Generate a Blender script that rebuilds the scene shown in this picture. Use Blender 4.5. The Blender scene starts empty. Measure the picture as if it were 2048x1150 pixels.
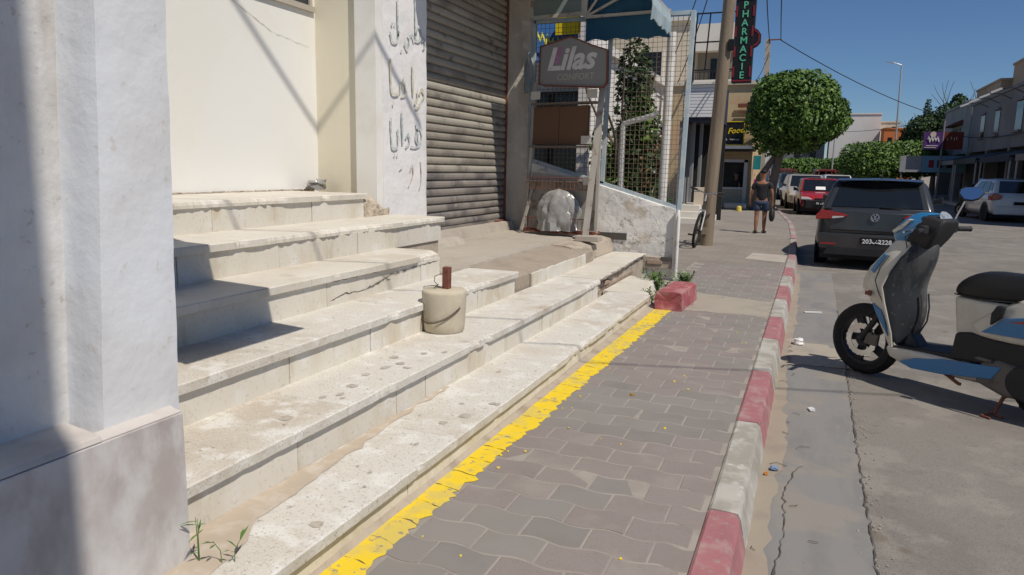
import bpy, bmesh, math, random
import numpy as np
from mathutils import Vector, Matrix, noise
random.seed(7)
scene = bpy.context.scene
R = math.radians
# ------------------------------------------------------------------ camera
cd = bpy.data.cameras.new('camera'); cam = bpy.data.objects.new('camera', cd)
scene.collection.objects.link(cam); scene.camera = cam
fwd = Vector((-0.3738, 0.9129, -0.1635)).normalized()
up0 = Vector((-0.0799, 0.1444, 0.9863))
right = fwd.cross(up0).normalized(); up = right.cross(fwd)
cam.matrix_world = Matrix(((right.x, up.x, -fwd.x, 0), (right.y, up.y, -fwd.y, 0), (right.z, up.z, -fwd.z, 1.40), (0, 0, 0, 1)))
cd.sensor_width = 36; cd.lens = 1450 / 2048 * 36; cd.clip_start = 0.05; cd.clip_end = 3000
# ------------------------------------------------------------------ world, sun, exposure
LDIR = Vector((-0.63, 0.33, -1.0)).normalized()          # the way the sunlight travels
sun_el = math.asin(-LDIR.z); sun_az = math.atan2(-LDIR.x, -LDIR.y)
w = bpy.data.worlds.new('World'); scene.world = w; w.use_nodes = True
nt = w.node_tree; sky = nt.nodes.new('ShaderNodeTexSky'); sky.sky_type = 'NISHITA'; sky.sun_disc = False
sky.sun_elevation = sun_el; sky.sun_rotation = sun_az; sky.air_density = 1.0; sky.dust_density = 0.0; sky.ozone_density = 10.0; sky.altitude = 800
nt.links.new(sky.outputs[0], nt.nodes['Background'].inputs[0]); nt.nodes['Background'].inputs[1].default_value = 0.068
sl = bpy.data.lights.new('sun', 'SUN'); sl.energy = 3.9; sl.angle = R(0.5); sl.color = (1, 0.93, 0.83)
so = bpy.data.objects.new('sun', sl); scene.collection.objects.link(so); so.rotation_euler = LDIR.to_track_quat('-Z', 'Y').to_euler(); so.location = (0, 0, 30)
vs = scene.view_settings; vs.view_transform = 'Standard'; vs.look = 'None'; vs.exposure = 0.03; vs.gamma = 1; vs.use_curve_mapping = False
scene.render.engine = 'CYCLES'
# ------------------------------------------------------------------ helpers
COL = scene.collection
def N(x, y=0, z=0): return noise.noise(Vector((x, y, z)))
def tag(o, label=None, cat=None, group=None, kind=None):
    if label: o['label'] = label
    if cat: o['category'] = cat
    if group: o['group'] = group
    if kind: o['kind'] = kind
    return o
def empty(name, loc=(0, 0, 0), rz=0, label=None, cat=None, group=None):
    o = bpy.data.objects.new(name, None); COL.objects.link(o); o.location = loc; o.rotation_euler = (0, 0, rz); o.empty_display_size = .1
    return tag(o, label, cat, group)
def add(name, me, m, parent=None, smooth=False, bevel=0, seg=2, sub=0):
    o = bpy.data.objects.new(name, me); COL.objects.link(o)
    if m is not None and not me.materials: me.materials.append(m)
    if parent: o.parent = parent
    if smooth:
        me.polygons.foreach_set('use_smooth', [True] * len(me.polygons))
        if not sub: me.set_sharp_from_angle(angle=R(42))
    if bevel:
        b = o.modifiers.new('bevel', 'BEVEL'); b.width = bevel; b.segments = seg; b.limit_method = 'ANGLE'; b.angle_limit = R(35)
    if sub:
        s = o.modifiers.new('sub', 'SUBSURF'); s.levels = sub; s.render_levels = sub
    return o
class MB:
    def __init__(s): s.v = []; s.f = []
    def vs_(s, pts, faces):
        n = len(s.v); s.v += [tuple(p) for p in pts]; s.f += [tuple(i + n for i in f) for f in faces]; return s
    def box(s, x0, x1, y0, y1, z0, z1):
        return s.vs_([(x0, y0, z0), (x1, y0, z0), (x1, y1, z0), (x0, y1, z0), (x0, y0, z1), (x1, y0, z1), (x1, y1, z1), (x0, y1, z1)],
                     [(0, 3, 2, 1), (4, 5, 6, 7), (0, 1, 5, 4), (1, 2, 6, 5), (2, 3, 7, 6), (3, 0, 4, 7)])
    def hexa(s, p):   # 8 corners, bottom four then top four
        return s.vs_(p, [(0, 3, 2, 1), (4, 5, 6, 7), (0, 1, 5, 4), (1, 2, 6, 5), (2, 3, 7, 6), (3, 0, 4, 7)])
    def bar(s, a, b, w, h=None, upv=(0, 0, 1)):
        a = Vector(a); b = Vector(b); d = (b - a).normalized(); u = Vector(upv)
        if abs(d.dot(u)) > .98: u = Vector((1, 0, 0))
        x = d.cross(u).normalized() * w / 2; y = x.cross(d).normalized() * (h or w) / 2
        return s.hexa([a - x - y, a + x - y, b + x - y, b - x - y, a - x + y, a + x + y, b + x + y, b - x + y])
    def tube(s, path, r, n=8, r2=None, cap=True):
        path = [Vector(p) for p in path]; rs = r if isinstance(r, (list, tuple)) else [r + ((r2 if r2 is not None else r) - r) * i / max(1, len(path) - 1) for i in range(len(path))]
        rings = []; prev = None
        for i, p in enumerate(path):
            d = (path[min(i + 1, len(path) - 1)] - path[max(i - 1, 0)]).normalized()
            if prev is None:
                u = Vector((0, 0, 1)) if abs(d.z) < .9 else Vector((1, 0, 0))
                x = d.cross(u).normalized()
            else: x = (prev - d * prev.dot(d)).normalized()
            prev = x; y = d.cross(x)
            rings.append([p + (x * math.cos(t) + y * math.sin(t)) * rs[i] for t in [2 * math.pi * k / n for k in range(n)]])
        return s.loft(rings, cap)
    def loft(s, rings, cap=True, closed=True):
        n = len(rings[0]); P = [p for r in rings for p in r]; F = []
        for i in range(len(rings) - 1):
            for k in range(n if closed else n - 1):
                k2 = (k + 1) % n; F.append((i * n + k, i * n + k2, (i + 1) * n + k2, (i + 1) * n + k))
        if cap and closed: F.append(tuple(range(n))[::-1]); F.append(tuple((len(rings) - 1) * n + k for k in range(n)))
        return s.vs_(P, F)
    def prism(s, pts, fn, d0, d1):   # 2D outline, fn(u, v, d) -> 3D point
        n = len(pts); P = [fn(u, v, d0) for u, v in pts] + [fn(u, v, d1) for u, v in pts]
        F = [tuple(range(n))[::-1], tuple(range(n, 2 * n))] + [(i, (i + 1) % n, n + (i + 1) % n, n + i) for i in range(n)]
        return s.vs_(P, F)
    def lathe(s, prof, n=24, c=(0, 0, 0), ax='z'):   # prof (r, h)
        rings = []
        for r, h in prof:
            ring = []
            for k in range(n):
                t = 2 * math.pi * k / n; a, b = r * math.cos(t), r * math.sin(t)
                p = (a, b, h) if ax == 'z' else ((a, h, b) if ax == 'y' else (h, a, b))
                ring.append((p[0] + c[0], p[1] + c[1], p[2] + c[2]))
            rings.append(ring)
        return s.loft(rings, True)
    def quad(s, a, b, c, d): return s.vs_([a, b, c, d], [(0, 1, 2, 3)])
    def mesh(s, name='m', fix=True):
        me = bpy.data.meshes.new(name); me.from_pydata(s.v, [], s.f)
        if fix:
            bm = bmesh.new(); bm.from_mesh(me); bmesh.ops.recalc_face_normals(bm, faces=bm.faces); bm.to_mesh(me); bm.free()
        me.update(); return me
    def build(s, name, m, parent=None, **k): return add(name, s.mesh(name, k.pop('fix', True)), m, parent, **k)
def text_mesh(body, size=1, extrude=.002, shear=0, align='LEFT', offset=0, space=1):
    c = bpy.data.curves.new('t', 'FONT'); c.body = body; c.size = size; c.extrude = extrude; c.shear = shear; c.align_x = align; c.offset = offset; c.resolution_u = 3; c.space_character = space
    o = bpy.data.objects.new('t', c); me = bpy.data.meshes.new_from_object(o); bpy.data.objects.remove(o); return me
def place(me, mtx): me.transform(mtx); return me
def frame(o, x, y):   # 4x4 with local x axis and y axis given in the world
    x = Vector(x).normalized(); y = Vector(y).normalized(); z = x.cross(y)
    return Matrix(((x.x, y.x, z.x, o[0]), (x.y, y.y, z.y, o[1]), (x.z, y.z, z.z, o[2]), (0, 0, 0, 1)))
def copy_tree(o, parent=None):
    c = o.copy(); COL.objects.link(c); c.parent = parent
    for ch in list(o.children): copy_tree(ch, c)
    return c
# ------------------------------------------------------------------ materials
def mat(name, base, layers=(), rough=.85, bump=(), metal=0., spec=.3, rand=0., randoff=True, trans=0, coat=0, emit=None):
    """layers: (colour, scale, lo, hi, strength, stretch, kind)"""
    m = bpy.data.materials.new(name); m.use_nodes = True; t = m.node_tree; L = t.links; n = t.nodes
    b = n['Principled BSDF']; b.inputs['Roughness'].default_value = rough; b.inputs['Metallic'].default_value = metal
    b.inputs['Specular IOR Level'].default_value = spec
    if coat: b.inputs['Coat Weight'].default_value = coat; b.inputs['Coat Roughness'].default_value = .08
    if emit: b.inputs['Emission Color'].default_value = (*emit[0], 1); b.inputs['Emission Strength'].default_value = emit[1]
    tc = n.new('ShaderNodeTexCoord'); vec = tc.outputs['Object']
    oi = n.new('ShaderNodeObjectInfo')
    if randoff:
        ml = n.new('ShaderNodeMath'); ml.operation = 'MULTIPLY'; ml.inputs[1].default_value = 37.; L.new(oi.outputs['Random'], ml.inputs[0])
        ad = n.new('ShaderNodeVectorMath'); ad.operation = 'ADD'; L.new(vec, ad.inputs[0]); L.new(ml.outputs[0], ad.inputs[1]); vec = ad.outputs[0]
    rgb = n.new('ShaderNodeRGB'); rgb.outputs[0].default_value = (*base, 1); cur = rgb.outputs[0]
    for ly in layers:
        col, sc, lo, hi, st = ly[:5]; stretch = ly[5] if len(ly) > 5 and ly[5] else None; kind = ly[6] if len(ly) > 6 else 'noise'
        v = vec
        if stretch:
            mp = n.new('ShaderNodeMapping'); mp.inputs['Scale'].default_value = stretch; L.new(vec, mp.inputs[0]); v = mp.outputs[0]
        if kind == 'voronoi':
            tx = n.new('ShaderNodeTexVoronoi'); tx.inputs['Scale'].default_value = sc; out = tx.outputs['Distance']
        elif kind == 'crack':
            tx = n.new('ShaderNodeTexVoronoi'); tx.feature = 'DISTANCE_TO_EDGE'; tx.inputs['Scale'].default_value = sc; out = tx.outputs['Distance']
            nz = n.new('ShaderNodeTexNoise'); nz.inputs['Scale'].default_value = sc * 2.5; nz.inputs['Detail'].default_value = 5; L.new(v, nz.inputs['Vector'])
            vm = n.new('ShaderNodeVectorMath'); vm.operation = 'MULTIPLY_ADD'; vm.inputs[1].default_value = (.35, .35, .35); L.new(nz.outputs['Color'], vm.inputs[0]); L.new(v, vm.inputs[2]); v = vm.outputs[0]
        elif kind == 'vein':
            tx = n.new('ShaderNodeTexWave'); tx.inputs['Scale'].default_value = sc; tx.inputs['Distortion'].default_value = 9; tx.inputs['Detail'].default_value = 6; tx.inputs['Detail Scale'].default_value = 1.6; tx.inputs['Detail Roughness'].default_value = .62; tx.bands_direction = 'DIAGONAL'; out = tx.outputs['Fac']
        elif kind == 'z':
            tx = None; sp = n.new('ShaderNodeSeparateXYZ'); L.new(tc.outputs['Object'], sp.inputs[0])
            nz = n.new('ShaderNodeTexNoise'); nz.inputs['Scale'].default_value = sc; nz.inputs['Detail'].default_value = 5; L.new(v, nz.inputs['Vector'])
            mm = n.new('ShaderNodeMath'); mm.operation = 'MULTIPLY_ADD'; mm.inputs[1].default_value = ly[7]; L.new(nz.outputs[0], mm.inputs[0]); L.new(sp.outputs[2], mm.inputs[2]); out = mm.outputs[0]
        else:
            tx = n.new('ShaderNodeTexNoise'); tx.inputs['Scale'].default_value = sc; tx.inputs['Detail'].default_value = 6; tx.inputs['Roughness'].default_value = .6; out = tx.outputs['Fac']
        if tx: L.new(v, tx.inputs['Vector'])
        mr = n.new('ShaderNodeMapRange'); mr.interpolation_type = 'SMOOTHSTEP'; mr.inputs[1].default_value = lo; mr.inputs[2].default_value = hi; mr.inputs[3].default_value = 0; mr.inputs[4].default_value = st
        if lo > hi: mr.inputs[1].default_value = hi; mr.inputs[2].default_value = lo; mr.inputs[3].default_value = st; mr.inputs[4].default_value = 0
        L.new(out, mr.inputs[0])
        mx = n.new('ShaderNodeMix'); mx.data_type = 'RGBA'; L.new(mr.outputs[0], mx.inputs[0]); L.new(cur, mx.inputs[6]); mx.inputs[7].default_value = (*col, 1); cur = mx.outputs[2]
    if rand:
        hs = n.new('ShaderNodeHueSaturation'); mr = n.new('ShaderNodeMapRange'); mr.inputs[3].default_value = 1 - rand; mr.inputs[4].default_value = 1 + rand
        L.new(oi.outputs['Random'], mr.inputs[0]); L.new(mr.outputs[0], hs.inputs['Value']); L.new(cur, hs.inputs['Color']); cur = hs.outputs[0]
    L.new(cur, b.inputs['Base Color'])
    prev = None
    for st, sc, dist in bump:
        tx = n.new('ShaderNodeTexNoise'); tx.inputs['Scale'].default_value = sc; tx.inputs['Detail'].default_value = 5; L.new(vec, tx.inputs['Vector'])
        bp = n.new('ShaderNodeBump'); bp.inputs['Strength'].default_value = st; bp.inputs['Distance'].default_value = dist; L.new(tx.outputs['Fac'], bp.inputs['Height'])
        if prev: L.new(prev, bp.inputs['Normal'])
        prev = bp.outputs[0]
    if prev: L.new(prev, b.inputs['Normal'])
    if trans: b.inputs['Transmission Weight'].default_value = trans
    return m
def glass(name, col=(.02, .025, .03), rough=.05): return mat(name, col, rough=rough, spec=.8, bump=((.02, 3, .02),))
m_plaster_blue = mat('white_plaster', (.69, .71, .74), [((.62, .61, .59), 2.2, .46, .66, .6), ((.50, .46, .40), 1.6, .58, .70, .5, (1, 1, .3)), ((.52, .48, .42), 22, .62, .70, .5)], bump=((.30, 11, .014), (.22, 42, .004), (.35, 5, .02)))
m_plaster_wall = mat('weathered_plaster', (.63, .625, .615), [((.52, .50, .47), 2.5, .45, .65, .6), ((.38, .33, .28), 2.0, .57, .70, .55, (1, 1, .22)), ((.36, .31, .26), 30, .61, .70, .5)], bump=((.38, 11, .016), (.28, 42, .005), (.35, 5, .02)))
m_marble_grey = mat('grey_veined_marble', (.52, .495, .48), [((.40, .35, .33), 2.6, .38, .66, .9, (1, 1.0, .75)), ((.61, .595, .58), 4.2, .46, .66, .8, (1, 1.0, .7)), ((.62, .57, .51), .7, .90, 1.0, .55, (1, 1.6, .5), 'vein'), ((.33, .28, .265), 6, .52, .70, .5, (1, 1.4, .5))], rough=.35, spec=.4)
m_marble_top = mat('marble_ledge', (.56, .52, .48), [((.42, .37, .33), 5, .5, .75, .7)], rough=.55)
m_cream = mat('cream_wall_paint', (.74, .725, .665), [((.68, .64, .53), 1.2, .50, .66, .6), ((.76, .755, .73), .6, .4, .58, .8)], bump=((.12, 12, .01), (.1, 90, .003)))
m_return = mat('yellowish_cream_paint', (.72, .67, .53), [((.62, .56, .42), 2, .5, .8, .5)], bump=((.15, 12, .01),))
m_graff_wall = mat('rough_white_wall', (.76, .745, .73), [((.62, .59, .56), 3, .5, .8, .6), ((.5, .44, .40), 14, .68, .8, .5)], bump=((.35, 14, .02), (.3, 60, .006)))
m_tread = mat('white_stone_tread', (.64, .60, .52), [((.52, .46, .37), 1.6, .42, .72, .7), ((.70, .68, .63), 5, .5, .7, .6), ((.42, .37, .30), 3.5, .58, .72, .5), ((.36, .32, .26), 70, .58, .68, .45), ((.34, .29, .23), 14, .64, .72, .5)], rough=.6, bump=((.15, 70, .003),))
m_tread_low = mat('worn_stone_tread', (.62, .59, .525), [((.46, .39, .30), 1.4, .46, .70, .7), ((.72, .705, .66), 7, .50, .66, .8), ((.36, .31, .25), 4.0, .60, .72, .5), ((.30, .26, .21), 95, .555, .64, .6), ((.76, .75, .72), 130, .58, .66, .6), ((.26, .22, .18), 22, .64, .70, .6)], rough=.7, bump=((.4, 80, .005),))
m_dirt_film = mat('dried_mud', (.46, .385, .30), [((.56, .50, .42), 9, .42, .66, .8)], rough=.95, bump=((.2, 40, .004),))
m_riser = mat('white_stone_riser', (.63, .59, .51), [((.50, .43, .31), 2.6, .46, .70, .7, (1, 1, .35)), ((.68, .665, .63), 6, .5, .7, .7), ((.44, .33, .16), 3.5, .61, .72, .5, (1, 1, .6)), ((.38, .34, .28), 9, .58, .70, .45, (1, 1, .25)), ((.36, .32, .26), 55, .57, .67, .4)], rough=.6, bump=((.12, 50, .004),), rand=.05)
m_nose_raw = mat('broken_stone_core', (.52, .44, .34), [((.33, .27, .21), 25, .45, .65, .8)], bump=((.9, 30, .02),))
m_concrete = mat('grey_concrete', (.42, .375, .315), [((.33, .29, .245), 2, .45, .7, .6), ((.48, .44, .385), 9, .5, .7, .5), ((.28, .245, .21), 30, .6, .7, .4)], bump=((.3, 30, .008), (.2, 120, .003)))
m_mortar = mat('sandy_mortar', (.42, .36, .29), [((.28, .23, .18), 6, .45, .7, .8)], bump=((.6, 25, .015),))
m_bucket = mat('bucket_concrete', (.52, .46, .35), [((.40, .34, .25), 6, .5, .75, .6, (1, 1, .4)), ((.30, .27, .24), 3, .64, .76, .6), ((.60, .56, .47), 25, .55, .7, .4)], bump=((.25, 35, .006),))
m_rust = mat('rusty_steel', (.19, .07, .045), [((.09, .04, .03), 18, .45, .7, .8)], rough=.8, bump=((.3, 60, .003),))
m_wire = mat('dark_wire', (.10, .07, .055), rough=.7, metal=.3)
m_yellow = mat('yellow_road_paint', (.80, .575, .03), [((.62, .49, .13), 5, .48, .60, .85), ((.40, .35, .18), 9, .57, .66, .7), ((.27, .245, .21), 26, .60, .66, .9)], rough=.75, bump=((.25, 60, .004),))
m_paver_a = mat('pinkish_paver', (.258, .220, .205), [((.235, .20, .185), 4, .45, .62, .7), ((.13, .11, .10), 140, .57, .66, .5), ((.33, .295, .262), 2, .5, .68, .6)], rough=.9, bump=((.25, 150, .003),), rand=.03)
m_paver_b = mat('grey_paver', (.240, .220, .201), [((.20, .185, .165), 4, .45, .75, .7), ((.13, .12, .11), 140, .62, .7, .4), ((.33, .305, .27), 2, .5, .8, .5)], rough=.9, bump=((.25, 150, .003),), rand=.06)
m_joint = mat('sand_joint', (.34, .305, .265), [((.28, .25, .22), 8, .45, .6, .7)], rough=.95, bump=((.3, 90, .004),))
m_cement = mat('cement_patch', (.36, .32, .26), [((.27, .245, .21), 4, .45, .7, .7), ((.17, .15, .13), 9, .68, .78, .7), ((.43, .385, .315), 2, .5, .8, .5)], rough=.95, bump=((.3, 30, .006),))
m_asphalt = mat('dusty_asphalt', (.225, .205, .182), [((.185, .168, .15), .8, .45, .58, .8), ((.28, .257, .225), 2.6, .50, .62, .7), ((.17, .152, .135), 7, .58, .68, .5), ((.12, .108, .096), 120, .54, .64, .6), ((.38, .35, .31), 170, .60, .68, .6), ((.15, .12, .085), 1.7, .64, .68, .6)], rough=.95, bump=((.5, 180, .006), (.3, 25, .01)))
m_gutter = mat('gutter_concrete', (.228, .220, .210), [((.19, .187, .182), 3, .45, .62, .7, (2, .5, 1)), ((.27, .242, .208), 2.2, .48, .62, .8), ((.10, .09, .08), 24, .70, .76, .6)], rough=.9, bump=((.25, 60, .004),))
m_gutter_dust = mat('gutter_dust', (.33, .28, .22), [((.27, .23, .19), 6, .45, .7, .7)], rough=.95, bump=((.2, 40, .005),))
m_crack = mat('dark_crack', (.09, .08, .07), rough=1)
m_kerb_r = mat('kerb_red_paint', (.36, .15, .16), [((.28, .125, .13), 5, .45, .7, .7), ((.40, .28, .255), 7, .48, .70, .8), ((.31, .28, .25), 22, .55, .70, .7)], rough=.8, bump=((.4, 22, .01), (.2, 90, .004)))
m_kerb_w = mat('kerb_white_paint', (.44, .42, .38), [((.30, .275, .235), 5, .40, .60, .85), ((.60, .585, .55), 12, .56, .7, .7), ((.25, .225, .19), 30, .66, .74, .5)], rough=.85, bump=((.4, 22, .01), (.2, 90, .004)))
m_block = mat('red_painted_stone', (.37, .11, .12), [((.27, .06, .07), 6, .45, .6, .7), ((.44, .24, .23), 7, .50, .62, .7), ((.32, .24, .21), 24, .58, .66, .6)], rough=.8, bump=((.4, 25, .01),))
# ------------------------------------------------------------------ ground, road, pavement
def sheet(name, pts, z, m, parent=None, kind=None):
    mb = MB(); mb.vs_([(x, y, z) for x, y in pts], [tuple(range(len(pts)))]); o = mb.build(name, m, parent, fix=False)
    return tag(o, kind=kind)
m_far = mat('dry_ground', (.30, .26, .21), [((.22, .19, .15), .05, .4, .7, .7)], rough=1)
sheet('ground', [(-900, -300), (900, -300), (900, 1500), (-900, 1500)], -.18, m_far, kind='structure')
KX = [(-8, -.30), (2.94, -.30), (13, -.31), (17.5, -.40), (22, -.60), (27.6, -1.11), (34, -1.75), (45, -2.7), (60, -3.9), (120, -9)]   # back edge of the left kerb
def kx(y):
    for (a, xa), (b, xb) in zip(KX, KX[1:]):
        if y <= b: return xa + (xb - xa) * (y - a) / (b - a)
    return KX[-1][1]
RX = [(-8, 6.9), (30, 7.2), (60, 6.9), (120, 2.5)]
road = sheet('road', [(kx(y) + .06, y) for y, _ in KX] + [(x, y) for y, x in RX[::-1]], -.15, m_asphalt, kind='structure')
pav = sheet('pavement', [(kx(y) + .02, y) for y, _ in KX] + [(-40, 120), (-40, -8)], -.0012, m_joint, kind='structure')
rp = MB(); rp.hexa([(6.9, -8, -.15), (20, -8, -.15), (20, 60, -.15), (6.9, 60, -.15), (6.9, -8, 0), (20, -8, 0), (20, 60, 0), (6.9, 60, 0)])
tag(rp.build('far_pavement', m_concrete), kind='structure')
# far part of the left pavement: too far to tell the pavers apart
def paver_far():
    m = mat('paved_far', (.27, .24, .21), [((.21, .185, .165), .9, .42, .68, .7), ((.35, .315, .27), .35, .5, .75, .6), ((.16, .14, .125), 90, .6, .7, .4)], rough=.95, bump=((.2, 60, .004),))
    t = m.node_tree; n = t.nodes; L = t.links; b = n['Principled BSDF']
    br = n.new('ShaderNodeTexBrick'); br.inputs['Scale'].default_value = 1; br.inputs['Brick Width'].default_value = .25; br.inputs['Row Height'].default_value = .168; br.inputs['Mortar Size'].default_value = .006
    br.inputs['Color1'].default_value = (1, 1, 1, 1); br.inputs['Color2'].default_value = (.86, .88, .88, 1); br.inputs['Mortar'].default_value = (1.25, 1.2, 1.1, 1)
    tc = [x for x in n if x.bl_idname == 'ShaderNodeTexCoord'][0]; L.new(tc.outputs['Object'], br.inputs['Vector'])
    src = b.inputs['Base Color'].links[0].from_socket
    mx = n.new('ShaderNodeMix'); mx.data_type = 'RGBA'; mx.blend_type = 'MULTIPLY'; mx.inputs[0].default_value = .8; L.new(src, mx.inputs[6]); L.new(br.outputs[0], mx.inputs[7]); L.new(mx.outputs[2], b.inputs['Base Color'])
    return m
YF = 11.5
sheet('paving', [(kx(y) + .01, y) for y in (YF, 13, 17.5, 22, 27.6, 34, 45, 60, 120)] + [(-40, 120), (-40, YF)], -.0003, paver_far(), pav)
sheet('paving', [(-1.62, YF), (-40, YF), (-40, 9.4), (-1.62, 9.4)], -.0005, paver_far(), pav)
# wavy interlocking pavers, one mesh shape, 0.25 x 0.168
PW, PH, G = .25, .168, .0085
def wave(x): return .0125 * math.sin(2 * math.pi * x / PW)
def paver_mesh(ph):
    mb = MB(); n = 8; xs = [G / 2 + (PW - G) * i / n for i in range(n + 1)]
    top = [(x, PH - G / 2 + wave(x + ph)) for x in xs[::-1]]; bot = [(x, G / 2 + wave(x + ph)) for x in xs]
    o = bot + top; c = (PW / 2, PH / 2); k = len(o)
    ins = [(x + (c[0] - x) * .03, y + (c[1] - y) * .04) for x, y in o]
    mb.vs_([(x, y, -.012) for x, y in o] + [(x, y, -.0016) for x, y in o] + [(x, y, 0) for x, y in ins],
           [(i, (i + 1) % k, k + (i + 1) % k, k + i) for i in range(k)] + [(k + i, k + (i + 1) % k, 2 * k + (i + 1) % k, 2 * k + i) for i in range(k)] +
           [(2 * k + i, 2 * k + i + 1, 2 * k + (2 * n) - i, 2 * k + 2 * n + 1 - i) for i in range(n)])
    return mb
PM = {}
for ph in (0, .125):
    for nm, m in (('a', m_paver_a), ('b', m_paver_b)):
        me = paver_mesh(ph).mesh('paver'); me.materials.append(m); PM[ph, nm] = me
cnt = 0; y0 = 2.26 - 5 * PH
for r in range(60):
    y = y0 + r * PH
    if y > YF - PH: break
    off = .125 if r % 2 else 0
    for c in range(-2, 7):
        x = -1.45 + c * PW + off
        if x > -.36 or x < (-1.52 if y < 9.2 else -1.62): continue
        if y > 7.38 + .12 * N(x * 3, 5) and y < 8.22 + .15 * N(x * 3, 9) and x > -1.25: continue
        if cnt >= 296: continue
        cl = 'a' if N(x * 1.3 + 4, y * 1.1, 2) + .25 * random.uniform(-1, 1) > -.03 else 'b'
        o = bpy.data.objects.new('paver', PM[(off + 0) % .25, cl]); COL.objects.link(o); o.parent = pav
        o.location = (x, y, random.uniform(-.0004, .0016)); o.rotation_euler = (random.gauss(0, .0035), random.gauss(0, .0035), random.gauss(0, .004)); cnt += 1
        if x + PW > -.30: o.scale.x = (-.302 - x) / PW
def ragged(pts, amp, step, seed):
    out = []
    for i, (x, y) in enumerate(pts):
        x2, y2 = pts[(i + 1) % len(pts)]; L_ = math.hypot(x2 - x, y2 - y); k = max(1, int(L_ / step))
        for j in range(k):
            t = j / k; px, py = x + (x2 - x) * t, y + (y2 - y) * t
            out.append((px + amp * N(px * 9, py * 9, seed), py + amp * N(px * 9, py * 9, seed + 7)))
    return out
sheet('cement_patch', ragged([(-1.15, 7.36), (-.6, 7.40), (-.315, 7.33), (-.315, 8.25), (-.7, 8.4), (-1.2, 8.55), (-1.40, 8.6), (-1.40, 7.5)], .05, .06, 3), .0015, m_cement, pav)
sheet('drain_cover', [(-.95, 12.3), (-.33, 12.1), (-.33, 13.2), (-.9, 13.3)], .003, m_concrete, pav)
# cement strip along the foot of the steps and yellow line over the pavers
fil = MB(); ys = [1.2 + i * .12 for i in range(52)]
fil.loft([[(-1.50, y, .06 + .01 * N(y * 4)), (-1.474 + .008 * N(y * 3, 2), y, .012), (-1.462 + .075 * max(0, (y - 2) / 5.2) + .010 * N(y * 5, 1), y, .0020)] for y in ys], cap=False, closed=False)
fil.build('cement_strip', m_mortar, pav, smooth=True)
ye = MB()
for r in range(1, 40):
    a = y0 + r * PH - PH * .5
    if a > 7.25: break
    def ex(y, s): t = (y - 1.9) / 5.2; return (-1.492 + .088 * t + .008 * N(y * 3.1, 4)) if s == 0 else (-1.345 + .105 * t + .014 * N(y * 2.3, 8))
    n = 7; ring = []
    gA, gB = random.choice([(.001, .0005), (.001, .0005), (.006, .003), (.003, .001)])
    jl, jr = random.uniform(-.012, .006), random.uniform(-.008, .022)
    for i in range(n + 1):
        t = i / n; x = ex(a, 0) + (ex(a, 1) - ex(a, 0)) * t; ring.append((x + (jl if i == 0 else 0) + .008 * N(x * 40, a * 9), a + gA + wave(x) + .012 * N(x * 22, a * 5, 3)))
    top = []
    for i in range(n + 1):
        t = i / n; b = a + PH; x = ex(b, 0) + (ex(b, 1) - ex(b, 0)) * t; top.append((x + .008 * N(x * 40, b * 9, 2), b - gB + wave(x) + .010 * N(x * 22, b * 5, 4)))
    le = [(ring[0][0] + random.uniform(-.016, .012) + .012 * N(a * 7 + t * 3, 2), a + PH * t) for t in (.2, .35, .5, .65, .8)]
    ri = [(ring[-1][0] + random.uniform(-.018, .018) + .018 * N(a * 6 + t * 3, 5), a + PH * t) for t in (.2, .35, .5, .65, .8)]
    o = ring + ri + top[::-1] + le[::-1]
    if random.random() < .0: continue
    ye.prism(o, lambda u, v, d: (u, v, d), .0016, .0040)
for k in range(38):   # drips and crumbs of paint beside the line
    y = random.uniform(1.9, 7.2); x = random.choice([-1.475, -1.30]) + .04 * random.gauss(0, 1) + .05 * (y - 2) / 5; r_ = random.uniform(.003, .010)
    if random.random() < .3: x = random.uniform(-1.25, -.4)
    ye.prism([(r_ * random.uniform(.5, 1.2) * math.cos(t) + x, r_ * 1.6 * random.uniform(.5, 1.2) * math.sin(t) + y) for t in [i * 1.05 for i in range(6)]], lambda u, v, d: (u, v, d), .001, .005)
tag(ye.build('yellow_line', m_yellow), 'yellow painted line with ragged edges along the foot of the steps', 'road marking', kind='structure')
# ------------------------------------------------------------------ kerb
m_kerb_r2 = mat('kerb_faded_red', (.34, .20, .195), [((.34, .28, .25), 5, .45, .65, .8)], rough=.85); m_kerb_w2 = mat('kerb_faded_white', (.37, .345, .31), [((.30, .265, .23), 5, .42, .62, .8)], rough=.85)
kerb = empty('kerb'); tag(kerb, kind='structure')
KY = [-2.5, -1.4, -.3, .8, 1.9, 2.94, 4.12, 5.27, 6.37, 7.37, 8.47, 9.48, 10.49, 11.4, 12.5, 13.5]
y = 13.5
while y < 58: y += 1.05; KY.append(y)
for i, (a, b) in enumerate(zip(KY, KY[1:])):
    mb = MB(); n = 10 if b < 14 else 3; red = (i % 2 == 0) if b < 40 else (i % 2 == 0)
    rings = []
    for j in range(n + 1):
        y = a + .004 + (b - a - .008) * j / n; x = kx(y); e = .006
        q = lambda k: e * N(y * 7, k * 3.1, i)
        c = .018 + .012 * abs(N(y * 5, 1, i)); lw = .10 if abs(y - 14) < 0 else 0
        wd = .135
        rings.append([(x, y, -.02), (x + q(1) * .5, y, .006), (x + .012 + q(2), y, .014 + q(3) * .6), (x + wd - c + q(4), y, .013 + q(5)), (x + wd - .004 + q(6), y, -.012 + q(7)), (x + wd + .03 + q(8), y, -.165)])
    mb.loft(rings, cap=True)
    mb.build('kerbstone', (m_kerb_r if red else m_kerb_w) if b < 11.5 else (m_kerb_r2 if red else m_kerb_w2), kerb, smooth=False)
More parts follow.
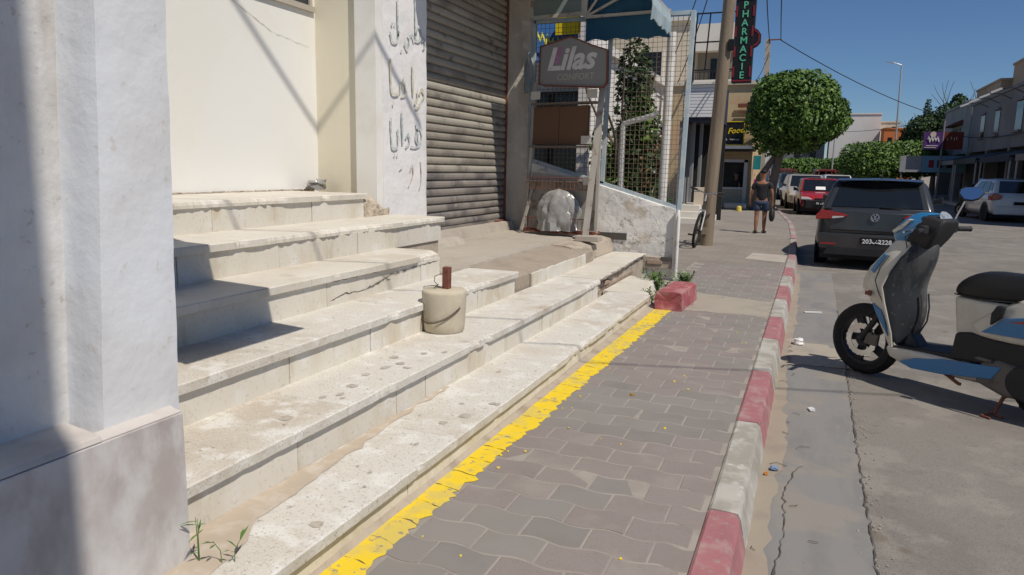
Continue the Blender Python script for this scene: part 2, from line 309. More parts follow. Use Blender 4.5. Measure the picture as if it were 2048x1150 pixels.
# gutter strip
g = sheet('gutter', ragged([(kx(y) + .13, y) for y in (-2, 0, 2, 4, 6, 8, 10, 12.5)] + [(.36, 12.5), (.36, 8), (.34, 5), (.36, 2), (.40, -2)], .012, .15, 4), -.145, m_gutter, kind='structure')
sheet('dust_strip', ragged([(kx(y) + .13, y) for y in (-2, 1, 3, 5, 7, 9, 12)] + [(-.08, 12), (-.05, 8), (-.09, 6.2), (-.03, 4.4), (-.06, 3.2), (-.04, 1.5), (-.03, -2)], .05, .1, 5), -.142, m_gutter_dust, g)
sheet('dust_patch', ragged([(-.08, 6.15), (.42, 6.25), (.55, 6.8), (.2, 7.0), (-.1, 7.2)], .12, .06, 8), -.1415, m_cement, g)
cr = MB()
def crack(path, w, z, mb, seed=0):
    pts = []
    for (x, y), (x2, y2) in zip(path, path[1:]):
        k = max(2, int(math.hypot(x2 - x, y2 - y) / .035))
        pts += [(x + (x2 - x) * j / k, y + (y2 - y) * j / k) for j in range(k)]
    L_ = []; 
    for i, (x, y) in enumerate(pts):
        dx, dy = (pts[min(i + 1, len(pts) - 1)][0] - pts[max(i - 1, 0)][0], pts[min(i + 1, len(pts) - 1)][1] - pts[max(i - 1, 0)][1]); l = math.hypot(dx, dy) or 1
        ww = w * (.35 + abs(N(x * 13, y * 13, seed)) * 2); ox = .02 * N(x * 17, y * 17, seed + 3); oy = .02 * N(x * 17, y * 17, seed + 5)
        L_.append([(x + ox - dy / l * ww, y + oy + dx / l * ww, z), (x + ox + dy / l * ww, y + oy - dx / l * ww, z)])
    mb.loft(L_, cap=False, closed=False)
crack([(-.02, 2.0), (-.03, 2.7), (0, 3.2), (-.02, 3.6), (.04, 3.95), (.10, 4.0)], .0035, -.1395, cr)
crack([(.365, -1), (.36, 2), (.345, 4), (.35, 5.2), (.36, 7), (.36, 9)], .0035, -.139, cr, 2)
crack([(-.03, 2.75), (.1, 2.68), (.2, 2.70)], .003, -.139, cr, 4)
cr.build('crack', m_crack, g, fix=False)['kind'] = 'stuff'
st = MB()   # loose grit along the gutter edge
for k in range(420):
    x = .36 + random.gauss(0, .035); y = random.uniform(1.5, 8); s_ = random.uniform(.002, .007)
    if k % 3 == 0: x = random.uniform(-.1, .5); y = random.uniform(5.9, 7.3); s_ *= .8
    q = [random.uniform(.6, 1.1) for _ in range(8)]
    st.hexa([(x + s_ * a * q[i], y + s_ * b * q[i], -.146 + s_ * c * .8) for i, (a, b, c) in enumerate([(-1, -1, 0), (1, -1, 0), (1, 1, 0), (-1, 1, 0), (-.6, -.6, 1), (.6, -.6, 1), (.6, .6, 1), (-.6, .6, 1)])])
tag(st.build('grit', m_cement, fix=False), 'loose grit along the edge of the gutter', 'grit', kind='stuff')
# ------------------------------------------------------------------ the staircase
stair = empty('staircase', label='wide worn white stone staircase with chipped treads beside the pavement', cat='staircase')
BX = [-1.478, -1.869, -2.285, -2.716, -3.147, -3.655]; Z = [.146, .336, .528, .731, .940, 1.149]; WX = -4.47
YE = [7.26, 6.80, 5.66, 5.12, 5.95, 5.46]; YS = 1.25; TH = .046
def tread(i, ya, yb, m, chips=(), seed=0, z=None, back=None, nose=None, th=TH, endcut=0):
    """slab with a broken front edge; chips (y centre, half length, depth)"""
    z = Z[i] if z is None else z; xb = (BX[i + 1] if i < 5 else WX) - .015 if back is None else back; xn = BX[i] + .03 if nose is None else nose
    n = max(4, int((yb - ya) / .022)); rings = []
    for j in range(n + 1):
        y = ya + (yb - ya) * j / n
        d = .004 * abs(N(y * 40, i, seed)) + .009 * max(0, N(y * 11, i, seed + 2) - .1); dl = d * .6
        for cy, hl, dep in chips:
            t = abs(y - cy) / hl
            if t < 1:
                k = dep * (1 - t * t) ** .5 * (.75 + .5 * N(y * 35, cy, 4)); d += k; dl += k * (.45 + .4 * N(y * 20, 7, cy))
        e = endcut * (1 if j == n else 0)
        dz = .0015 * N(y * 2, i)
        rings.append([(xb, y, z - th), (xb, y, z + dz), ((xb + xn) / 2, y, z + dz), (xn - .006 - d, y, z + dz * .5), (xn - d * .9, y, z - .006), (xn - .002 - dl, y, z - th * .55), (xn - .004 - dl, y, z - th)])
    mb = MB(); mb.loft(rings, cap=True); o = mb.build('tread', m, stair); return o
def riser(i, ya, yb, m, x=None, z0=None, z1=None, seed=0, th=.02):
    x = BX[i] if x is None else x; z0 = (0 if i == 0 else Z[i - 1]) - .004 if z0 is None else z0; z1 = Z[i] - TH + .001 if z1 is None else z1
    mb = MB(); j = random.uniform(-.003, .003)
    mb.box(x - th + j, x + j, ya + .003, yb - .003, z0, z1); return mb.build('riser_panel', m, stair, bevel=.0015, seg=1)
core = MB()   # concrete core
for i in range(6):
    core.box(-4.6 - .01 * i, BX[i] - .019, YS + .001 * i, YE[i] - .03 - .002 * i, -.02, Z[i] - TH + .0005 - .0002 * i)
core.build('concrete_core', m_mortar, stair)
TR = {0: ([(1.25, 2.9), (2.9, 4.35), (4.35, 5.75), (5.75, 7.26)], [(4.28, .03, .02), (4.9, .30, .045), (5.75, .12, .03), (6.0, .12, .05), (6.55, .1, .015), (2.55, .02, .02), (3.4, .03, .012)]),
      1: ([(1.25, 2.6), (2.6, 4.0), (4.0, 5.4), (5.4, 6.80)], [(3.93, .07, .04), (4.12, .05, .035), (2.9, .1, .012), (6.5, .25, .03), (6.72, .09, .05)]),
      2: ([(1.25, 2.75), (2.75, 3.9), (3.9, 5.66)], [(4.75, .28, .05), (5.05, .08, .03), (3.65, .06, .03)]),
      3: ([(1.25, 3.45), (3.45, 4.75), (4.75, 5.12)], [(4.95, .22, .10), (5.12, .10, .09), (3.7, .04, .014)]),
      4: ([(1.25, 3.35), (3.35, 5.3), (5.3, 5.95)], [(3.36, .05, .02), (4.3, .75, .045), (5.55, .35, .03), (4.6, .3, .03)]),
      5: ([(1.25, 4.85), (4.85, 5.46)], [(3.85, .55, .035), (4.86, .05, .04), (4.2, .2, .02)])}
for i, (cuts, ch) in TR.items():
    for k, (a, b) in enumerate(cuts):
        tread(i, a + (.001 if k else 0), b - .001, m_tread_low if i < 3 else m_tread, ch, seed=i * 5 + k)
RS = {0: [1.25, 2.5, 3.6, 4.9, 6.2, 7.24], 1: [1.25, 2.28, 3.05, 3.35, 4.45, 5.2, 6.0, 6.78], 2: [1.25, 2.75, 3.45, 4.2, 4.9, 5.3, 5.64], 3: [1.25, 3.63, 4.05, 4.8, 5.10], 4: [1.25, 2.9, 3.72, 4.6, 5.1, 5.93], 5: [1.25, 3.68, 4.72, 5.44]}
for i, ys in RS.items():
    for a, b in zip(ys, ys[1:]): riser(i, a, b, m_riser)
# raw broken stone under the worst chips, loose corner pieces
def rubble(mb, c, s, seed, n=6):
    rings = []
    for i in range(n + 1):
        th = math.pi * i / n; ring = []
        for k in range(9):
            ph = 2 * math.pi * k / 9; d = Vector((math.sin(th) * math.cos(ph), math.sin(th) * math.sin(ph), math.cos(th)))
            r_ = 1 + .45 * noise.noise(d * 1.7 + Vector((seed, 0, 0))) + .15 * noise.noise(d * 5 + Vector((seed, 3, 0)))
            q = [max(-.75, min(.75, v)) for v in d]
            ring.append((c[0] + q[0] * s[0] * r_, c[1] + q[1] * s[1] * r_, c[2] + q[2] * s[2] * r_))
        rings.append(ring)
    mb.loft(rings, cap=True)
mb = MB(); rg_ = []
for j in range(15):
    t = j / 14; y = 5.44 + .46 * t; zt = 1.142 - .03 * t - .17 * t ** 3; xf = -3.64 - .05 * t
    q = lambda k: .028 * N(y * 17, k * 2.3) + .012 * N(y * 41, k * 5.1)
    rg_.append([(-4.2, y, .93), (-4.2, y, zt + .004), (-3.9, y, zt + q(1) * .5), (-3.74 + q(2), y, zt + q(3)), (xf + q(4), y, zt - .05 + q(5)), (xf + .01 + q(6), y, 1.0 + q(7)), (xf + q(8), y, .93)])
mb.loft(rg_); mb.build('broken_corner', m_nose_raw, stair)
mb = MB(); rubble(mb, (-2.80, 5.10, .62), (.10, .05, .08), 3); mb.build('broken_corner', m_nose_raw, stair)
# cracks in the risers: thin dark slivers standing just off the stone
ck = MB()
def rcrack(x, pts, w=.003, seed=0):
    P = []
    for (y, z), (y2, z2) in zip(pts, pts[1:]):
        k = max(2, int(math.hypot(y2 - y, z2 - z) / .02)); P += [(y + (y2 - y) * j / k, z + (z2 - z) * j / k) for j in range(k)]
    P.append(pts[-1]); rg = []
    for j, (y, z) in enumerate(P):
        ww = w * (.3 + 1.6 * abs(N(y * 21, z * 21, seed))) * min(1, (j + .5) / 3, (len(P) - j) / 3); oz = .010 * N(y * 25, z * 9, seed); rg.append([(x, y, z + oz - ww), (x, y, z + oz + ww)])
    ck.loft(rg, cap=False, closed=False)
rcrack(BX[3] + .0035, [(3.66, .56), (3.8, .585), (4.0, .575), (4.2, .60), (4.35, .635), (4.5, .64)], .005, 1)
rcrack(BX[3] + .0035, [(3.66, .68), (3.85, .675), (4.1, .685), (4.22, .665)], .003, 2); rcrack(BX[3] + .0035, [(4.22, .665), (4.28, .62), (4.36, .60)], .004, 3)
rcrack(BX[3] + .0035, [(3.64, .545), (3.645, .68)], .004, 4); rcrack(BX[3] + .0035, [(4.5, .64), (4.8, .655), (5.08, .66)], .004, 6)
rcrack(BX[5] + .0035, [(4.715, .95), (4.72, 1.09)], .002, 5)
ck.build('riser_crack', m_crack, stair, fix=False)['kind'] = 'stuff'
# dark stains and a skin of dried mud on the treads
m_stain = mat('dark_stain', (.46, .415, .35), [((.34, .295, .245), 30, .45, .6, .8), ((.52, .48, .41), 14, .46, .66, .85)], rough=.8)
sn = MB()
def stain(x, y, i, a, b):
    sn.vs_([(x + a * math.cos(t) * (1 + .75 * N(math.cos(t) * 2, y * 9, x * 9)), y + b * math.sin(t) * (1 + .75 * N(math.sin(t) * 2, y * 9, x * 7)), Z[i] + .0022) for t in [k * math.pi / 6 for k in range(12)]], [tuple(range(12))])
for x, y, a, b in [(-1.98, 2.35, .028, .032), (-2.0, 2.85, .03, .034), (-1.97, 2.72, .02, .025), (-2.03, 3.2, .028, .03), (-2.0, 3.3, .03, .03), (-2.05, 3.05, .02, .025), (-2.1, 3.4, .022, .025), (-1.93, 3.25, .02, .025), (-1.99, 3.55, .02, .02), (-2.02, 2.65, .014, .02), (-1.93, 2.68, .012, .016), (-1.9, 3.62, .012, .03)]: stain(x, y, 1, a, b)
for x, y, a, b in [(-1.60, 3.05, .024, .024), (-1.55, 3.18, .03, .035), (-1.50, 3.42, .02, .02), (-1.47, 3.42, .016, .02), (-1.58, 2.75, .01, .016), (-1.52, 1.95, .022, .024), (-1.65, 3.35, .012, .016), (-1.72, 4.0, .014, .02), (-1.60, 2.4, .008, .012)]: stain(x, y, 0, a, b)
for k in range(40): i = random.choice([0, 1, 2]); stain(random.uniform(BX[i + 1] + .03, BX[i] - .02), random.uniform(1.7, YE[i] - .4), i, random.uniform(.003, .008), random.uniform(.003, .009))
sn.build('stain', m_stain, stair, fix=False)['kind'] = 'stuff'
for i, pts in [(0, [(-1.869, 1.5), (-1.60, 1.45), (-1.66, 1.75), (-1.72, 1.9), (-1.75, 2.1), (-1.79, 2.5), (-1.83, 3.0), (-1.85, 3.6), (-1.869, 3.6)])]:
    sheet('mud_film', ragged(pts, .035, .05, i), Z[i] + .0028, m_dirt_film, stair)
# right end of the stairs: landing, rendered slab, broken lower steps
land = empty('landing'); stair2 = land; tag(land, 'grey concrete landing and patched slabs in front of the roller shutter', 'landing')
mb = MB(); mb.loft([[(-4.3, y, .30), (-4.3, y, .56), (-3.3, y, .558), (-2.72 + .03 * N(y * 6), y, .552 + .008 * N(y * 9, 3)), (-2.70 + .03 * N(y * 6, 2), y, .40)] for y in [5.05 + i * .1 for i in range(43)]]); mb.build('landing_slab', m_concrete, land)
m_slab2 = mat('rendered_slab', (.34, .285, .225), [((.27, .225, .18), 4, .45, .7, .7), ((.42, .37, .31), 14, .55, .7, .5)], bump=((.3, 40, .006),))
mb = MB(); mb.loft([[(-2.75, y, .30), (-2.74, y, .535), (-2.5, y, .505), (-2.345 + .012 * N(y * 5), y, .478 + .006 * N(y * 8, 1)), (-2.325, y, .45), (-2.325, y, .30)] for y in [5.67 + i * .1 for i in range(26)]]); mb.build('rendered_slab', m_slab2, land)
mb = MB(); mb.loft([[(-2.318, y, .33), (-2.318, y, .455 + .012 * N(y * 7, 3)), (-2.30, y, .450 + .012 * N(y * 7, 3)), (-2.298, y, .33)] for y in [6.10 + i * .07 for i in range(25)]]); mb.build('riser_panel', m_riser, land)
mb = MB(); mb.loft([[(-2.9, y, .28), (-2.9, y, .55), (-2.55, y, .53 + .01 * N(y * 9)), (-2.42 + .03 * N(y * 8, 4), y, .49 + .03 * N(y * 5, 8)), (-2.38 + .04 * N(y * 7, 5), y, .34)] for y in [7.80 + i * .09 for i in range(18)]]); mb.build('concrete_edge', m_mortar, land)
mb = MB(); mb.loft([[(-2.45, y, .18), (-2.45, y, .335 - .004), (-2.2, y, .338), (-1.86 + .04 * N(y * 7) - .03 * (y - 6.8), y, .334 + .004 * N(y * 3)), (-1.90 + .05 * N(y * 8, 3) - .03 * (y - 6.8), y, .29)] for y in [6.815 + i * .085 for i in range(30)]]); mb.build('broken_tread', m_tread, land)
brk = MB(); brk.box(-2.4, -1.97, 6.83, 9.27, .0, .285); brk.build('infill', m_mortar, land)
m_brick = mat('dusty_brick', (.34, .25, .19), [((.24, .17, .13), 12, .45, .7, .7), ((.40, .34, .28), 5, .5, .75, .6)], bump=((.5, 50, .006),), rand=.15)
for k in range(9):
    for r_ in range(3):
        y = 6.95 + k * .25 + (.12 if r_ % 2 else 0)
        if y > 9.1: continue
        mb = MB(); x = -1.945 - .03 * (y - 6.8) * .6 + random.uniform(-.015, .015); mb.box(x - .1, x, y, y + .22, .145 + r_ * .05, .188 + r_ * .05); mb.build('brick', m_brick, land, bevel=.006, seg=1)
mb = MB(); mb.loft([[(-1.95, y, .0), (-1.95, y, .15), (-1.6, y, .142), (-1.50 - .12 * (y - 7.3) + .05 * N(y * 8, 4), y, .125 + .01 * N(y * 9)), (-1.47 - .10 * (y - 7.3) + .05 * N(y * 6, 1), y, .0)] for y in [7.275 + i * .07 for i in range(18)]]); mb.build('broken_tread', m_tread, land)
mb = MB()
for k in range(16): rubble(mb, (random.uniform(-1.75, -1.42), random.uniform(7.5, 9.1), .02), (random.uniform(.02, .06),) * 2 + (random.uniform(.02, .05),), k, 4)
tag(mb.build('rubble', m_mortar), 'small broken stones and soil where the low step has crumbled', 'rubble', kind='stuff')
# shutter sill block on the landing
mb = MB(); mb.loft([[(-3.98, y, .50), (-3.98, y, .675 + .004 * N(y * 9)), (-3.80 + .02 * N(y * 5), y, .668 + .01 * N(y * 8)), (-3.76 + .03 * N(y * 6), y, .50)] for y in [6.75 + i * .1 for i in range(26)]]); mb.build('shutter_sill', m_concrete, land)
mb = MB(); mb.loft([[(-3.80, y, .55), (-3.80, y, .645 + .01 * N(y * 6)), (-3.62 + .03 * N(y * 9), y, .64 + .012 * N(y * 8, 2)), (-3.53 + .06 * N(y * 5, 6), y, .60 + .02 * N(y * 9, 4)), (-3.50 + .05 * N(y * 5, 6), y, .55)] for y in [6.35 + i * .055 for i in range(16)]]); mb.build('broken_kerb', m_concrete, land)
# ------------------------------------------------------------------ near left: plastered pillar on a marble base
pil = empty('plastered_pillar', (0, 0, 0), label='rough white plastered pillar on a grey marble base at the left edge', cat='pillar')
def lumpy(name, x0, x1, y0, y1, z0, z1, m, parent, amp=.006, step=.05, seed=0, faces='xy', r=.02):
    """upright plastered block: outline swept up with uneven corners"""
    pts = []
    def edge(a, b, k): return [(a[0] + (b[0] - a[0]) * i / k, a[1] + (b[1] - a[1]) * i / k) for i in range(k)]
    nx = max(2, int((x1 - x0) / step)); ny = max(2, int((y1 - y0) / step))
    out = edge((x1, y0 + r), (x1, y1 - r), ny) + edge((x1 - r, y1), (x0 + r, y1), 2) + edge((x0, y1 - r), (x0, y0 + r), 2) + edge((x0 + r, y0), (x1 - r, y0), nx)
    n = max(2, int((z1 - z0) / step)); rings = []
    cx_, cy_ = (x0 + x1) / 2, (y0 + y1) / 2
    for j in range(n + 1):
        z = z0 + (z1 - z0) * j / n
        rings.append([(x + amp * (N(x * 6, y * 6 + seed, z * 5) + .5 * N(x * 19, y * 19, z * 17 + seed)), y + amp * (N(x * 6 + 9, y * 6, z * 5 + seed) + .5 * N(x * 19, y * 19 + 5, z * 17 + seed)), z) for x, y in out])
    mb = MB(); mb.loft(rings); return mb.build(name, m, parent, smooth=True)
lumpy('wall', -2.6, -1.935, -1.2, 1.46, .60, 4.5, m_plaster_wall, pil, .0025, .06, 3)
pl_ = lumpy('pilaster', -2.6, -1.80, 1.432, 1.660, .60, 4.5, m_plaster_blue, pil, .0026, .03, 8, r=.005)
for v in pl_.data.vertices:   # the old pillar stands a little out of true
    t = min(1.6, (v.co.z - .65) / 1.2); k = (v.co.y - 1.432) / .228; a, b = 1.368 + .068 * t, 1.643 + .034 * t; v.co.y = a + (b - a) * k
MB().box(-2.6, -1.75, .2, 1.605, -.02, .632).build('marble_panel', m_marble_grey, pil, bevel=.003)
MB().box(-2.6, -1.75, -1.2, .198, -.02, .632).build('marble_panel', m_marble_grey, pil, bevel=.003)
mb = MB(); mb.hexa([(-2.3, -1.2, .634), (-1.752, -1.2, .634), (-1.752, 1.33, .634), (-2.3, 1.42, .634), (-2.3, -1.2, .652), (-1.760, -1.2, .652), (-1.760, 1.33, .652), (-2.3, 1.42, .652)]); mb.build('ledge', m_marble_top, pil, bevel=.003)
mb = MB(); mb.loft([[(-1.82, y, .634), (-1.80, y, .648 + .003 * N(y * 20)), (-1.785 + .004 * N(y * 30), y, .641), (-1.756, y, .636), (-1.756, y, .633)] for y in [1.332 + i * .0273 for i in range(11)]]); mb.build('mortar_fillet', m_marble_top, pil, smooth=True)
# unseen awning, guessed and added to cast the shadow on the steps
aw = empty('shop_awning', label='unseen small sloping canvas awning added above the steps for its shadow', cat='awning')
m_canvas = mat('beige_canvas', (.45, .38, .28), [((.35, .29, .21), 3, .4, .7, .6)])
mb = MB(); mb.hexa([(-2.2, 1.70, 2.78), (-1.35, 1.70, 2.33), (-1.35, 2.50, 2.33), (-2.2, 2.50, 2.93), (-2.2, 1.70, 2.80), (-1.35, 1.70, 2.35), (-1.35, 2.50, 2.35), (-2.2, 2.50, 2.95)]); mb.box(-1.35, -1.34, 1.7, 2.5, 2.30, 2.35); mb.build('canopy', m_canvas, aw)
mb = MB(); mb.bar((-2.25, 1.72, 2.3), (-1.36, 1.72, 2.33), .025); mb.bar((-2.25, 2.46, 2.3), (-1.36, 2.46, 2.33), .025); mb.box(-2.5, -2.2, 1.6, 2.55, 2.25, 3.2); mb.build('bracket', m_rust, aw)
# ------------------------------------------------------------------ the shop with the roller shutter
shop = empty('shop_building', label='cream and white shop building with a closed roller shutter above the steps', cat='building')
MB().box(-5.0, WX, 1.3, 5.9, 1.0, 6.2).build('recess_wall', m_cream, shop)
mb = MB(); mb.box(-5.0, -3.772, 5.885, 6.2, .5, 6.2); mb.build('return_wall', m_return, shop)
lumpy('painted_wall', -5.0, -3.765, 5.93, 6.79, .4, 6.2, m_graff_wall, shop, .007, .05, 5, r=.012)
MB().box(-3.99, -3.768, 5.83, 5.932, .95, 6.2).build('corner_strip', mat('white_corner_paint', (.76, .75, .71), [((.66, .63, .56), 3, .45, .7, .5)], bump=((.1, 20, .006),)), shop)
MB().box(-5.0, -3.9, 6.7, 9.36, 3.62, 6.2).build('upper_wall', m_graff_wall, shop)
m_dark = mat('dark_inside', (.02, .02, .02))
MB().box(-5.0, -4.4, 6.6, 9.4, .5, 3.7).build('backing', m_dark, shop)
mb = MB(); mb.box(-3.9, -3.10, 6.30, 9.6, 3.66, 3.80); mb.build('shade_slab', m_graff_wall, shop, bevel=.01)  # unseen slab added overhead to shade the top of the shutter
lumpy('column', -4.3, -3.62, 9.28, 9.62, .4, 6.2, mat('grimy_plaster', (.50, .465, .41), [((.36, .33, .29), 3, .42, .68, .8, (1, 1, .4)), ((.62, .60, .56), 6, .55, .72, .7), ((.22, .20, .18), 12, .66, .76, .6)], bump=((.6, 10, .03), (.4, 60, .01))), shop, .010, .05, 15)
mb = MB(); mb.box(WX - .05, WX + .03, 5.02, 5.86, 2.79, 2.84); mb.build('window_sill', m_concrete, shop)
wi = MB().box(WX - .05, WX + .012, 5.06, 5.80, 2.84, 3.9).build('window', glass('dark_glass'), shop)
for y in (5.04, 5.78): MB().box(WX, WX + .03, y, y + .04, 2.84, 3.9).build('window_frame', m_concrete, wi)
# cracks in the cream wall
ck = MB(); rcrack(WX + .0035, [(4.25, 2.82), (4.5, 2.74), (4.8, 2.70), (5.3, 2.52)], .0035, 8); rcrack(WX + .0035, [(5.3, 2.52), (5.5, 2.50), (5.8, 2.47)], .002, 9); ck.build('wall_crack', mat('thin_crack', (.50, .47, .40)), shop, fix=False)
mb = MB()
for k in range(26): y = 1.6 + k * .165; rubble(mb, (WX + .012, y, 1.153), (.02, .10, .010 + .006 * abs(N(k * 1.7))), k, 4)
mb.build('mortar_bead', m_mortar, shop)
# roller shutter: slats of pressed steel
m_slat = [mat('shutter_steel_%d' % k, c, [((.16, .14, .125), 1.7, .48, .66, .75), ((.10, .095, .09), 2.6, .60, .70, .85, (1, 1.2, 2)), ((.42, .38, .31), 8, .58, .72, .5)], rough=.7, metal=.15, bump=((.15, 30, .004),)) for k, c in enumerate([(.36, .325, .265), (.30, .27, .225), (.39, .36, .30)])]
m_slat_low = mat('shutter_steel_grimy', (.24, .215, .19), [((.11, .10, .10), 1.9, .42, .62, .85), ((.36, .34, .31), 5, .60, .72, .7), ((.28, .19, .12), 9, .64, .75, .5)], rough=.7, bump=((.2, 30, .005),))
sh = empty('roller_shutter', label='dented beige metal roller shutter with dark grime, closed', cat='roller shutter')
SX = -3.955; sz = .09; zz = .70; k = 0
while zz < 3.62:
    mb = MB(); prof = [(-.02, 0), (0, .003), (.012, .012), (.017, .035), (.014, .058), (.004, .074), (-.008, .080), (-.010, .088), (-.02, .0895)]
    rings = []
    for j in range(17):
        y = 6.81 + (9.27 - 6.81) * j / 16; d = .006 * N(y * 1.5, zz * 2) + .012 * max(0, N(y * 2.3, zz * 1.4, 6) - .35)
        rings.append([(SX + a + d, y, zz + b + .004 * N(y * 1.2, 3)) for a, b in prof])
    mb.loft(rings, cap=True)
    mb.build('slat', random.choice(m_slat) if zz > 1.25 else m_slat_low, sh, smooth=False); zz += sz; k += 1
mb = MB(); mb.box(SX - .01, SX + .035, 6.81, 9.27, .655, .70); mb.build('bottom_rail', m_slat_low, sh)
for y in (6.793, 9.262): MB().box(SX - .03, SX + .04, y, y + .022, .56, 3.62).build('guide_rail', m_rust, sh)
mb = MB(); mb.box(SX - .01, SX + .05, 9.1, 9.25, .66, .70); mb.tube([(SX + .05, 8.9, .68), (SX + .05, 9.27, .68)], .014); mb.build('lock_bar', m_rust, sh)
# faded hand-painted Arabic lettering, in brush strokes on the wall face
m_ink = mat('faded_teal_paint', (.38, .45, .46), [((.68, .67, .65), 22, .42, .58, .9)], rough=.9)
m_ink2 = mat('faded_ochre_paint', (.52, .48, .34), [((.66, .64, .58), 20, .40, .60, .9)], rough=.9)
m_ink3 = mat('faded_red_paint', (.50, .33, .28), [((.70, .67, .64), 18, .36, .58, .95)], rough=.9)
LY = [5.99, 6.755]
def stroke(mb, pts, w=.012):
    P = [Vector((a, b)) for a, b in pts]; S = []
    for i in range(len(P) - 1):
        for j in range(6):
            t = j / 6; p0 = P[max(i - 1, 0)]; p1 = P[i]; p2 = P[i + 1]; p3 = P[min(i + 2, len(P) - 1)]
            S.append(.5 * ((2 * p1) + (p2 - p0) * t + (2 * p0 - 5 * p1 + 4 * p2 - p3) * t * t + (3 * p1 - p0 - 3 * p2 + p3) * t ** 3))
    S.append(P[-1]); rg = []
    for i, p in enumerate(S):
        d = S[min(i + 1, len(S) - 1)] - S[max(i - 1, 0)]; d = d.normalized() if d.length else Vector((1, 0)); q = Vector((-d.y, d.x)) * w * 1.35 * (.7 + .6 * abs(N(p.x * 31, p.y * 31)))
        rg.append([(-3.7505, p.x + q.x, p.y + q.y), (-3.7505, p.x - q.x, p.y - q.y)])
    mb.loft(rg, cap=False, closed=False)
# u = 0 (left) .. 1 (right) across the wall, v metres up
def word(strokes, m, z, s=1.0, w=.012):
    mb = MB()
    for st_ in strokes: stroke(mb, [(6.04 + u * .68, z + v * s) for u, v in st_], w)
    mb.build('lettering', m, shop, fix=False)
word([[(.02, .02), (.08, -.06), (.2, -.05), (.26, .05)], [(.22, .34), (.23, .1), (.24, .0)], [(.40, -.04), (.48, -.1), (.54, .0), (.5, .05)], [(.55, .03), (.62, .06), (.68, .0)], [(.70, .42), (.71, .2), (.72, .04)], [(.72, .06), (.80, .16), (.88, .10), (.84, .03), (.70, .02)], [(.9, .03), (.97, .06), (1.0, .0), (.94, -.04)], [(.06, .09), (.09, .10)], [(.13, .10), (.16, .10)], [(.30, -.13), (.33, -.12)]], m_ink, 2.60, 1, .011)
word([[(.02, .30), (.03, .1), (.05, .0), (.15, -.02), (.25, .0)], [(.27, .0), (.30, .09), (.40, .10), (.42, .0), (.30, -.03)], [(.62, .30), (.63, .1), (.64, .0)], [(.68, -.08), (.76, -.02), (.76, .06)], [(.82, .02), (.9, .08), (.97, .02), (.9, -.02), (.8, -.10), (.7, -.12)], [(.36, .15), (.39, .15)], [(.08, -.10), (.11, -.10)]], m_ink2, 2.08, 1, .013)
word([[(.02, .22), (.03, .05), (.06, -.06), (.18, -.06), (.22, .0), (.20, .12)], [(.32, .30), (.33, .1), (.34, -.02)], [(.42, .04), (.50, .08), (.53, .0), (.42, -.05)], [(.56, -.04), (.70, -.04), (.82, -.02), (.90, .06), (.84, .15), (.74, .12), (.72, .03), (.80, .0), (.72, .20)], [(.10, -.13), (.13, -.13)], [(.17, -.13), (.2, -.13)]], m_ink, 1.62, 1, .012)
word([[(.55, .10), (.60, .16), (.64, .08), (.58, .02), (.50, -.05)], [(.86, .22), (.88, .02), (.82, -.08)], [(.25, .12), (.33, .14)]], m_ink3, 1.24, 1, .008)
# ------------------------------------------------------------------ low wall at the end of the stairs
YW = 9.36
lw = empty('low_wall', label='low whitewashed wall with sloping top and peeling plaster at the stairs end', cat='wall')
m_peel = mat('peeling_whitewash', (.72, .70, .66), [((.52, .45, .36), 1.7, .60, .66, .85), ((.30, .25, .20), 3.5, .68, .73, .8), ((.60, .57, .53), 5, .5, .7, .5), ((.2, .17, .14), 3, .018, .0, .8, None, 'crack')], bump=((.5, 8, .03), (.3, 60, .006)))
mb = MB(); n = 26; fr = []
for j in range(n + 1):
    x = -3.62 + (2.02) * j / n; zt = 1.475 - .275 * (x + 3.62) / 1.0 if x < 9 else 0; zt = 1.195 + (.90 - 1.195) * (x + 2.6) / 1.04
    ring = []
    for z in [0, .12, .24, .36, .5, .65, .8, .95]: ring.append((x, YW + .012 * N(x * 4, z * 4) + (.05 * max(0, .5 - z) if N(x * 3, z * 5, 3) > .1 else 0), min(z, zt * z / .95)))
    ring += [(x, YW + .004, zt - .01), (x, YW + .02, zt), (x, YW + .16, zt), (x, YW + .18, 0)]
    fr.append(ring)
mb.loft(fr); mb.build('wall_body', m_peel, lw)
mb = MB(); mb.box(-1.98, -1.62, YW - .03, YW + .1, .15, .29); mb.build('exposed_core', m_mortar, lw)
for x, z, wd, mm in ((-1.93, .20, .2, m_brick), (-1.75, .245, .12, m_crack)): MB().box(x, x + wd, YW - .045, YW - .031, z, z + .055).build('brick', mm, lw, bevel=.004, seg=1)
MB().box(-2.62, -2.22, YW - .016, YW - .002, .485, .575).build('wall_hole', m_crack, lw)
m_pipe = mat('white_pvc', (.68, .67, .64), [((.48, .45, .40), 8, .5, .7, .6)], rough=.5)
mb = MB(); mb.tube([(-1.575, YW - .03, .04), (-1.575, YW - .03, .87)], .035, 12); mb.tube([(-1.55, YW - .06, .05), (-1.548, YW - .06, .80), (-1.565, YW - .02, .90)], .022, 10); mb.build('drain_pipe', m_pipe, lw, smooth=True)
